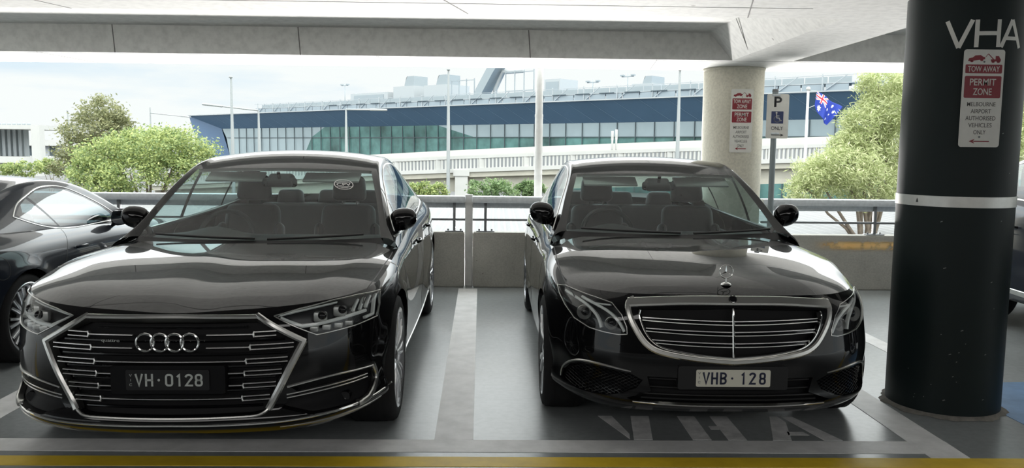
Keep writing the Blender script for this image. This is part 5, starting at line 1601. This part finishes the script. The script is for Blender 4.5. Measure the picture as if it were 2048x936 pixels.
tree('wattle_tree', 'feathery yellow green tree seen right of the dark green pillar',
     [blob(2040, 200, Y, 80, 70), blob(2060, 290, Y, 80, 50), blob(2000, 250, Y+1, 60, 60), blob(2110, 230, Y, 80, 80), blob(2020, 160, Y, 50, 36)],
     tuple(at(2050, 300, Y).xy) + (GZ,), 22000, .15, L_wattle, .12, 9, aspect=6., droop=.5)
# clipped hedge and bushes under the bridge
for i, (px, py, rx, rz, Y, lb) in enumerate(((855, 383, 40, 16, 38, 'low light green bush under the bridge left of the square pier'), (985, 381, 52, 18, 37, 'dark green hedge under the bridge right of the square pier'),
        (1058, 378, 28, 18, 38, 'green bush at the foot of the thick white pole'), (30, 338, 46, 14, 44, 'green shrubs under the white framed pavilion at the left edge'), (100, 334, 26, 14, 49, 'green shrubs right of the white pavilion post'))):
    o = empty('bush', tuple(at(px, py+rz, Y).xy) + (GZ,)); tag(o, lb, 'bush')
    B = [blob(px+d*rx*.5, py-(4 if d == 0 else 0), Y, rx*.55, rz) for d in (-1, 0, 1)]
    branchy('stem', (0, 0, 0), [(q[0]-o.location.x, q[1]-o.location.y, q[2]-GZ) for q in B], .05, o, 20+i)
    foliage('foliage', [(q[0]-o.location.x, q[1]-o.location.y, q[2]-GZ, *q[3:]) for q in B], 2600, .13, L_green if i in (0, 3, 4) else L_hedge, o, 30+i, aspect=1.8)

# ------------------------------------------------------------------ terminal building
M_tnavy = mat('navy_cladding', (.075, .14, .225), .5, noise=(.25, .06, 3))
M_tdark = mat('navy_cladding_end', (.06, .11, .19), .5)
M_frit = mat('pale_glazing', (.27, .33, .35), .25, noise=(.12, .12, 4))
M_tglass = mat('green_glazing', (.07, .15, .14), .10, spec=.5, noise=(.22, .6, 6))
M_tmull = mat('mullion', (.05, .07, .08), .5)
M_roofw = mat('roof_plant_white', (.33, .35, .355), .6)
M_roofg = mat('roof_plant_grey', (.24, .275, .29), .5)
A0 = at(378, 232, 168); A1 = at(1690, 183, 80)              # ends of the roof edge
dirT = Vector((A1.x-A0.x, A1.y-A0.y, 0)); LT = dirT.length; dirT.normalize(); nT = Vector((dirT.y, -dirT.x, 0))   # nT faces the deck
term = empty('terminal_building', (A0.x, A0.y, 0), math.atan2(dirT.y, dirT.x)); tag(term, 'long navy and glass terminal building beyond the bridge', 'building')
zt = (A0.z+A1.z)/2
EXT = LT+26
def TQ(b, pts, mi=0): b.faces.new([b.verts.new(p) for p in pts]).material_index = mi
# local frame: x along the facade, y away from the deck, z up
b = bmesh.new()
TQ(b, [(0, 0, zt), (EXT, 0, zt), (EXT, 2.6, zt-2.55), (8.0, 2.6, zt-2.55)]); TQ(b, [(0, 0, zt), (EXT, 0, zt), (EXT, 30, zt), (0, 30, zt)])
TQ(b, [(0, -.05, zt-.0), (EXT, -.05, zt-.0), (EXT, -.05, zt+.18), (0, -.05, zt+.18)])
for i in range(3, 38): 
    x = i*3.6
    if x > EXT-4: break
    sweep(b, [Vector((x-1.4, -.02, zt-.05)), Vector((x+1.6, 2.56, zt-2.55))], [Vector((0, -1, -.9))]*2, [(-.02, -.01), (.02, -.01), (.02, .01), (-.02, .01)], mi=1)
obj('canted_fascia', b, [M_tnavy, mat('panel_joint_light', (.14, .22, .31), .6)], term, smooth=False)
b = bmesh.new()
TQ(b, [(0, 0, zt), (8.0, 2.6, zt-2.55), (11.5, 3.2, GZ), (4.5, .8, GZ)]); TQ(b, [(0, 0, zt), (0, 30, zt), (4.5, 30, GZ), (4.5, .8, GZ)])
obj('end_wall', b, M_tdark, term, smooth=False)
b = bmesh.new(); box(b, 0, EXT, -.25, .05, zt+.02, zt+.16); obj('roof_edge', b, M_roofw, term, smooth=False)
# glazing: pale upper band, green lower band and the green bay with slanting ends
z1, z2, z3 = zt-2.55, zt-4.3, GZ
b = bmesh.new(); TQ(b, [(8.2, 2.62, z1), (EXT, 2.62, z1), (EXT, 2.72, z2), (9.5, 2.72, z2)]); TQ(b, [(9.5, 2.72, z2), (38, 2.72, z2), (33, 2.8, z3), (11.5, 2.8, z3)])
obj('pale_glazing', b, M_frit, term, smooth=False)
b = bmesh.new(); TQ(b, [(38, 2.70, z2), (EXT, 2.70, z2), (EXT, 2.75, z3), (33, 2.75, z3)]); TQ(b, [(42, 2.58, z1), (70, 2.58, z1), (77.5, 2.66, z2), (38, 2.66, z2)])
obj('green_glazing', b, M_tglass, term, smooth=False)
b = bmesh.new()
for i in range(3, 60):
    x = i*2.65+1.2
    if x < 9.6 or x > EXT-1: continue
    box(b, x-.045, x+.045, 2.50, 2.60, z3, z1)
box(b, 10, EXT, 2.52, 2.60, z2-.04, z2+.04)
obj('mullions', b, M_tmull, term, smooth=False)
# rooftop walkway with screens
b = bmesh.new()
for k in range(44):
    x = 22+k*2.45
    if x+2.3 > EXT: break
    for y_, za, zb_ in ((3.0, .75, 1.75), (2.2, .15, .95)):
        b = bmesh.new(); box(b, x, x+2.3, y_, y_+.1, zt+za, zt+zb_); obj('roof_screen', b, M_roofg, term, smooth=False)
b = bmesh.new(); box(b, 21, EXT, 2.3, 4.6, zt+1.0, zt+1.10); box(b, 21, EXT, 2.05, 2.15, zt+1.78, zt+1.84)
for k in range(24):
    x = 22+k*5; box(b, x, x+.10, 2.06, 2.16, zt, zt+2.0)
    sweep(b, [Vector((x, 2.1, zt+.1)), Vector((x+2.5, 2.1, zt+1.8))], [Vector((0, -1, 0))]*2, [(-.04, -.04), (.04, -.04), (.04, .04), (-.04, .04)])
obj('roof_walkway', b, M_roofw, term, smooth=False)
b = bmesh.new()
for k in range(20):
    x = 44+k*3.7
    if x+2 > EXT: break
    b = bmesh.new(); box(b, x, x+2.2, 2.0, 2.05, zt+.98, zt+1.10); obj('walkway_slot', b, M_tmull, term, smooth=False)
# plant on the roof: each unit is a thing of its own
def on_roof(px, py, off=6.): 
    """distance along the facade seen at px; returns the world point at roof depth off"""
    lo, hi = 0., EXT
    for _ in range(40):
        m_ = (lo+hi)/2; q = Vector((A0.x, A0.y, 0))+dirT*m_-nT*off
        d = q-Vector((0, 0, 0)); 
        v = Vector((q.x, q.y, CAM_H))-Vector((0, 0, CAM_H)); sx = v.dot(_r2)/v.dot(_fw)*FPX+1024
        if sx < px: lo = m_
        else: hi = m_
    q = Vector((A0.x, A0.y, 0))+dirT*lo-nT*off; return q, at(px, py, q.y).z
def roof_unit(name, label, px0, px1, py0, py1, kind, off=7.):
    q0, zb = on_roof(px0, py1, off); q1, _ = on_roof(px1, py1, off); _, ztop = on_roof((px0+px1)/2, py0, off)
    W = (q1-q0).length; o = empty(name, tuple(q0), math.atan2(dirT.y, dirT.x)); tag(o, label, 'roof plant', 'plant on the terminal roof'); zb = zt
    if kind == 'hood':
        h = ztop-zb
        b = bmesh.new(); box(b, 0, W, 0, 5, zb, zb+h*.72); obj('casing', b, M_roofw, o, smooth=False)
        b = bmesh.new(); box(b, -.02, W+.02, -.03, 5, zb+h*.10, zb+h*.34); obj('louvre', b, M_roofg, o, smooth=False)
        b = bmesh.new(); P = []
        for f in np.linspace(0, 1, 8): P.append([(W*(.50+.15*f), y, zb+h*(.72+.28*math.sin(f*math.pi/2))) for y in (.2, 3.2)] [:2])
        grid(b, P); P2 = [[(W*(.95+.0*f), y, zb+h*(.72+.28*f)) for y in (.2, 3.2)] for f in np.linspace(0, 1, 4)]; grid(b, P2)
        b.faces.new([b.verts.new(p) for p in ((W*.50, .2, zb+h*.72), (W*.95, .2, zb+h*.72), (W*.95, .2, zb+h), (W*.65, .2, zb+h), (W*.55, .2, zb+h*.86))])
        b.faces.new([b.verts.new(p) for p in ((W*.65, .2, zb+h), (W*.95, .2, zb+h), (W*.95, 3.2, zb+h), (W*.65, 3.2, zb+h))])
        obj('intake_hood', b, M_roofg, o, smooth=False)
    elif kind == 'box':
        b = bmesh.new(); box(b, 0, W, 0, 4, zb, ztop); obj('casing', b, M_roofw, o, smooth=False)
        b = bmesh.new(); box(b, W*.1, W*.9, -.05, .05, zb+(ztop-zb)*.55, zb+(ztop-zb)*.9); obj('louvre', b, M_roofg, o, smooth=False)
    elif kind == 'duct':
        b = bmesh.new(); h = ztop-zb
        sweep(b, [Vector((0, 0, zb)), Vector((W*.18, 0, zb+h*.45)), Vector((W*.70, 0, zb+h*.98)), Vector((W*1.0, 0, zb+h*1.25))], [Vector((0, -1, 0))]*4, [(-W*.16, -1.), (W*.16, -1.), (W*.16, 1.), (-W*.16, 1.)])
        obj('inclined_duct', b, M_roofg, o, smooth=False)
        b = bmesh.new(); sweep(b, [Vector((W*.60, .6, zb)), Vector((W*.62, .6, zb+h*.5)), Vector((W*1.0, .6, zb+h*.95)), Vector((W*1.9, .6, zb+h*.95))], [Vector((0, -1, 0))]*4, round_prof(W*.16, W*.16, 10))
        obj('pipe', b, M_roofw, o)
    elif kind == 'frame':
        b = bmesh.new(); h = ztop-zb
        for x in (0, W*.33, W*.66, W): box(b, x-.06, x+.06, -.06, .06, zb, ztop)
        for z in (zb+h*.45, zb+h*.95): box(b, 0, W, -.05, .05, z-.05, z+.05)
        obj('pipe_frame', b, M_roofg, o, smooth=False)
        b = bmesh.new(); box(b, W*.35, W*.64, -.1, .6, zb+h*.2, zb+h*.42); obj('tank', b, M_roofw, o, smooth=False)
    elif kind == 'mast':
        b = bmesh.new(); cyl(b, (0, 0, zb), (0, 0, ztop), .09, .05, 8); obj('mast', b, M_roofg, o)
        b = bmesh.new(); box(b, -.9, .9, -.05, .05, ztop-.5, ztop-.38)
        for x in (-.8, .8): box(b, x-.25, x+.25, -.2, .2, ztop-.38, ztop-.2)
        obj('crossbar', b, M_roofg, o, smooth=False)
    return o
roof_unit('air_handler', 'white rooftop cooling unit with curved hood, left one of the pair', 787, 828, 153, 196, 'hood')
roof_unit('air_handler', 'white rooftop cooling unit with curved hood, right one of the pair', 848, 893, 150, 194, 'hood')
roof_unit('plant_box', 'low white plant box on the terminal roof at the left of the walkway', 702, 776, 186, 205, 'box')
roof_unit('air_duct', 'grey inclined duct rising from the terminal roof', 958, 1000, 141, 190, 'duct')
roof_unit('pipe_frame', 'thin pipe frame on the terminal roof left of the duct', 903, 948, 158, 192, 'frame')
roof_unit('pipe_frame', 'thin pipe frame on the terminal roof left of the thick white pole', 1010, 1066, 140, 190, 'frame')
roof_unit('roof_tank', 'small grey roof unit just right of the thick white pole', 1087, 1118, 158, 176, 'box')
roof_unit('roof_tank', 'grey slanted roof unit above the right black saloon', 1260, 1300, 152, 172, 'hood')
roof_unit('lamp_mast', 'lamp mast on the terminal roof between walkway and cooling units', 691, 692, 166, 200, 'mast')
roof_unit('lamp_mast', 'lamp mast on the terminal roof right of the thick white pole', 1183, 1184, 158, 180, 'mast')
roof_unit('lamp_mast', 'lamp mast on the terminal roof above the star saloon', 1252, 1253, 146, 178, 'mast')

# ------------------------------------------------------------------ elevated road
M_br = mat('bridge_white', (.42, .42, .40), .7, noise=(.8, .05, 4))
M_brb = mat('bridge_beam', (.36, .345, .29), .8, noise=(1.2, .10, 5))
Q0 = at(300, 344, 50); Q1 = at(800, 317, 44); Q2 = at(1400, 295, 40); Q3 = at(1760, 285, 38.5); Q4 = at(2080, 277, 37)
br = empty('elevated_road', (Q1.x, Q1.y, 0)); tag(br, 'white concrete elevated road with balustrade behind the parked cars', 'bridge')
pl = curve([Q0, Q1, Q2, Q3, Q4], 60); O_ = np.array([Q1.x, Q1.y, 0])
pl = [Vector(p-O_) for p in pl]
def ribbon(name, y0, y1, z0, z1, m):
    b = bmesh.new(); sweep(b, pl, [Vector((0, 0, 1))]*len(pl), [(-y0, z0), (-y1, z0), (-y1, z1), (-y0, z1)]); return obj(name, b, m, br, smooth=False)
ribbon('coping', -.10, .12, -.16, 0, M_br); ribbon('kerb', -.14, .16, -.86, -.66, M_br); ribbon('edge_beam', -.05, .4, -1.12, -.86, M_brb); ribbon('deck_beam', .25, 4.5, -1.86, -1.12, M_brb); ribbon('far_parapet', 5.6, 5.8, -.12, .40, M_br); ribbon('far_kerb', 5.65, 5.75, -.9, -.12, mat('dark_grey_rail', (.16, .17, .18), .8))  # far kerb is a dark grey strip behind the baluster gaps
fine = curve([Q0, Q1, Q2, Q3, Q4], 240); rest = bmesh.new()
for i, p in enumerate(fine):
    q = Vector(p-O_); w_ = .13 if i % 12 == 0 else .045
    near = 92 <= i < 192                                         # the hundred that show largest
    b = bmesh.new() if near else rest
    box(b, q.x-w_, q.x+w_, q.y-.07, q.y+.07, q.z-.70, q.z-.12)
    if near: obj('baluster', b, M_br, br, smooth=False)
obj('balusters', rest, M_br, br, smooth=False, kind='stuff')
for px in (923, 1500):
    b = bmesh.new(); p = at(px, 380, 43 if px < 1000 else 41); box(b, p.x-O_[0]-.33, p.x-O_[0]+.33, p.y-O_[1]-.3, p.y-O_[1]+.3, GZ, .35)
    box(b, p.x-O_[0]-.42, p.x-O_[0]+.42, p.y-O_[1]-.35, p.y-O_[1]+.35, .10, .42)
    obj('pier', b, M_br, br, smooth=False)

# ------------------------------------------------------------------ lamp posts and masts
M_pole = mat('pole_grey', (.30, .32, .32), .5, .2)
def lamp_post(px, top, Y, label, arm=None, r=.075, base=300):
    p = at(px, top, Y); o = empty('street_lamp', (p.x, p.y, GZ)); tag(o, label, 'street lamp')
    b = bmesh.new(); cyl(b, (0, 0, 0), (0, 0, (p.z-GZ)*.62), r*1.15, r, 12); cyl(b, (0, 0, (p.z-GZ)*.62), (0, 0, p.z-GZ), r, r*.55, 12); obj('pole', b, M_pole, o, autosmooth=40)
    if arm:
        q = at(arm[0], arm[1], Y); e = Vector((q.x-p.x, 0, q.z-GZ)); s_ = Vector((0, 0, at(px, arm[2], Y).z-GZ))
        b = bmesh.new(); cyl(b, s_, e, r*.5, r*.4, 8); obj('arm', b, M_pole, o)
        d = (e-s_).normalized(); b = bmesh.new(); rbox(b, e-d*.35, (1.1, .3, .12), .05, 2, Matrix.Rotation(-math.atan2(d.z, d.x) if d.x > 0 else math.atan2(d.z, -d.x), 4, 'Y')); obj('lamp_head', b, M_pole, o)
    else:
        b = bmesh.new(); rbox(b, (0, -.05, p.z-GZ+.02), (.16, .24, .10), .03, 2); obj('lamp_head', b, M_pole, o)
lamp_post(462, 155, 45, 'tall thin lamp post standing left of the navy terminal wall', None, .09)
lamp_post(517, 222, 46.6, 'lamp post with long arm to the left at the terminal end', (412, 209, 221), .09)
lamp_post(692, 220, 52.5, 'lamp post with short arm to the right before the green glazing', (768, 220, 219), .10)
lamp_post(897, 140, 42.4, 'tall thin lamp post on the bridge left of the thick white pole', None, .09)
lamp_post(1360, 140, 39.2, 'tall thin lamp post beside the concrete column', None, .09)
lamp_post(300, 215, 90, 'distant lamp mast seen above the rounded green tree', (378, 234, 226), .10)
lamp_post(135, 222, 95, 'distant lamp mast at the far left beside the olive tree', None, .10)
# two white bollard signs on the bridge
for px, p0, lb in ((1225, 262, 'left one of two small white markers on the bridge'), (1233, 259, 'right one of two small white markers on the bridge')):
    p = at(px, p0, 39.5); o = empty('bridge_marker', (p.x, p.y, at(px, 300, 39.5).z)); tag(o, lb, 'marker', 'white markers on the bridge')
    b = bmesh.new(); h = p.z-o.location.z; rbox(b, (0, 0, h*.3), (.09, .09, h*.6), .02, 2); obj('post', b, M_br, o); b = bmesh.new(); rbox(b, (0, 0, h*.75), (.13, .05, h*.5), .02, 2); obj('board', b, M_br, o)

# ------------------------------------------------------------------ flagpole and flag
Y = 34; p = at(1619, 180, Y); q = at(1613, 330, Y)
o = empty('flagpole', (p.x-.05, Y, GZ)); tag(o, 'white flagpole left of the feathery tree', 'flagpole')
b = bmesh.new(); cyl(b, (0, 0, 0), (0, 0, p.z-GZ), .085, .05, 14); obj('pole', b, M_br, o)
b = bmesh.new(); t = bmesh.new(); bmesh.ops.create_uvsphere(t, u_segments=12, v_segments=8, radius=.09); merge(b, t, Matrix.Translation((0, 0, p.z-GZ+.05))); obj('finial', b, M_br, o)
M_fb = mat('flag_blue', (.015, .04, .30), .7); M_fw = mat('flag_white', (.80, .80, .82), .7); M_fr = mat('flag_red', (.62, .015, .04), .7)
b = bmesh.new(); nu, nv = 96, 48
c0, c1, c2, c3 = at(1634, 182, Y), at(1682, 214, Y), at(1655, 250, Y), at(1629, 211, Y)          # hoist top, fly top, fly bottom, hoist bottom
def uj(u, v):
    """canton: u, v in 0..1 -> 0 blue 1 white 2 red"""
    x, y = u*2-1, (v*2-1)*.5
    if abs(x) < .10 or abs(y) < .10: return 2
    if abs(x) < .17 or abs(y) < .17: return 1
    d = min(abs(y-x*.5), abs(y+x*.5))*.894
    return 2 if d < .035 else 1 if d < .10 else 0
def instar(x, y, cx_, cy_, R_, n=7):
    dx, dy = x-cx_, y-cy_; r = math.hypot(dx, dy)
    if r < R_*.45: return True
    a = (math.atan2(dy, dx)-math.pi/2) % (2*math.pi/n); a = min(a, 2*math.pi/n-a)
    return r < R_*(1-.55*a/(math.pi/n))
def flagc(u, v):                                                 # u along the fly, v from the bottom; proportion 2:1
    x, y = u*2, v
    if u < .5 and v > .5: return uj(u*2, v*2-1)
    for cx_, cy_, R_, n in ((.5, .24, .17, 7), (1.5, .83, .085, 7), (1.5, .17, .085, 7), (1.25, .55, .085, 7), (1.74, .61, .085, 7), (1.6, .43, .05, 5)):
        if instar(x, y, cx_, cy_, R_, n): return 1
    return 0
P = []
for i in range(nu+1):
    row = []
    for j in range(nv+1):
        u, v = i/nu, j/nv
        tp = c0.lerp(c1, u); bt = c3.lerp(c2, u); pp = bt.lerp(tp, v)
        pp = pp + Vector((0, .16*math.sin(u*9+v*2.5)*u**.5, -.10*math.sin(u*math.pi)*(1-v)))
        row.append(pp)
    P.append(row)
V = grid(b, P); b.faces.ensure_lookup_table()
k = 0
for i in range(nu):
    for j in range(nv):
        b.faces[k].material_index = flagc((i+.5)/nu, (j+.5)/nv); k += 1
fl = obj('flag', b, [M_fb, M_fw, M_fr]); tag(fl, 'blue flag with small red white canton and white stars flying from the flagpole', 'flag')
sol = fl.modifiers.new('cloth', 'SOLIDIFY'); sol.thickness = .006
for a_, e_ in ((c0, Vector((p.x, Y, p.z-.02))), (c3, Vector((p.x-.04, Y, c3.z-.12)))): b = bmesh.new(); tube(b, [a_, e_], .012, 6); obj('halyard', b, M_br, fl)

# ------------------------------------------------------------------ pavilion and low buildings at the far left
Y = 62
pv = empty('pavilion', tuple(at(30, 300, Y).xy) + (GZ,)); tag(pv, 'white framed glass pavilion at the left edge beyond the coupe', 'building')
def pbox(b, x0, y0, x1, y1, Ya, Yb):
    p, q = at(x0, y1, Ya), at(x1, y0, Ya); ox = pv.location
    box(b, p.x-ox.x, q.x-ox.x, Ya-ox.y, Yb-ox.y, p.z-ox.z, q.z-ox.z)
b = bmesh.new(); pbox(b, -80, 250, 72, 257, Y, Y+6); pbox(b, -80, 314, 72, 325, Y, Y+6); pbox(b, 66, 250, 78, 352, Y-.3, Y+.4); pbox(b, -80, 326, 20, 333, Y+1, Y+2); obj('frame', b, M_br, pv, smooth=False)
b = bmesh.new(); pbox(b, -80, 257, 48, 314, Y+3, Y+3.2); obj('glass_wall', b, mat('pavilion_glass', (.62, .68, .70), .3), pv, smooth=False)
for x in range(-70, 52, 11):
    b = bmesh.new(); pbox(b, x, 257, x+1.6, 316, Y+2.7, Y+3); obj('glass_fin', b, mat('fin_grey', (.26, .28, .29), .5), pv, smooth=False)
for x in range(-60, 60, 10):
    b = bmesh.new(); p = at(x, 248, Y); t = bmesh.new(); bmesh.ops.create_uvsphere(t, u_segments=8, v_segments=6, radius=.13); merge(b, t, Matrix.Translation((p.x-pv.location.x, .5, p.z-pv.location.z))); obj('roof_lamp', b, M_roofg, pv)
Y = 105
lb = empty('low_building', tuple(at(85, 300, Y).xy) + (GZ,)); tag(lb, 'low pale building between the pavilion and the olive tree', 'building')
def lbox(b, x0, y0, x1, y1, Ya, Yb):
    p, q = at(x0, y1, Ya), at(x1, y0, Ya); ox = lb.location; box(b, p.x-ox.x, q.x-ox.x, Ya-ox.y, Yb-ox.y, p.z-ox.z, q.z-ox.z)
b = bmesh.new(); lbox(b, 48, 291, 150, 330, Y, Y+8); obj('wall', b, mat('low_wall', (.40, .42, .44), .8), lb, smooth=False)
b = bmesh.new(); lbox(b, 40, 281, 160, 291, Y-1, Y+9); obj('roof', b, M_br, lb, smooth=False)
for xa, xb in ((52, 75), (100, 112)): b = bmesh.new(); lbox(b, xa, 293, xb, 325, Y-.1, Y); obj('doorway', b, M_tmull, lb, smooth=False)
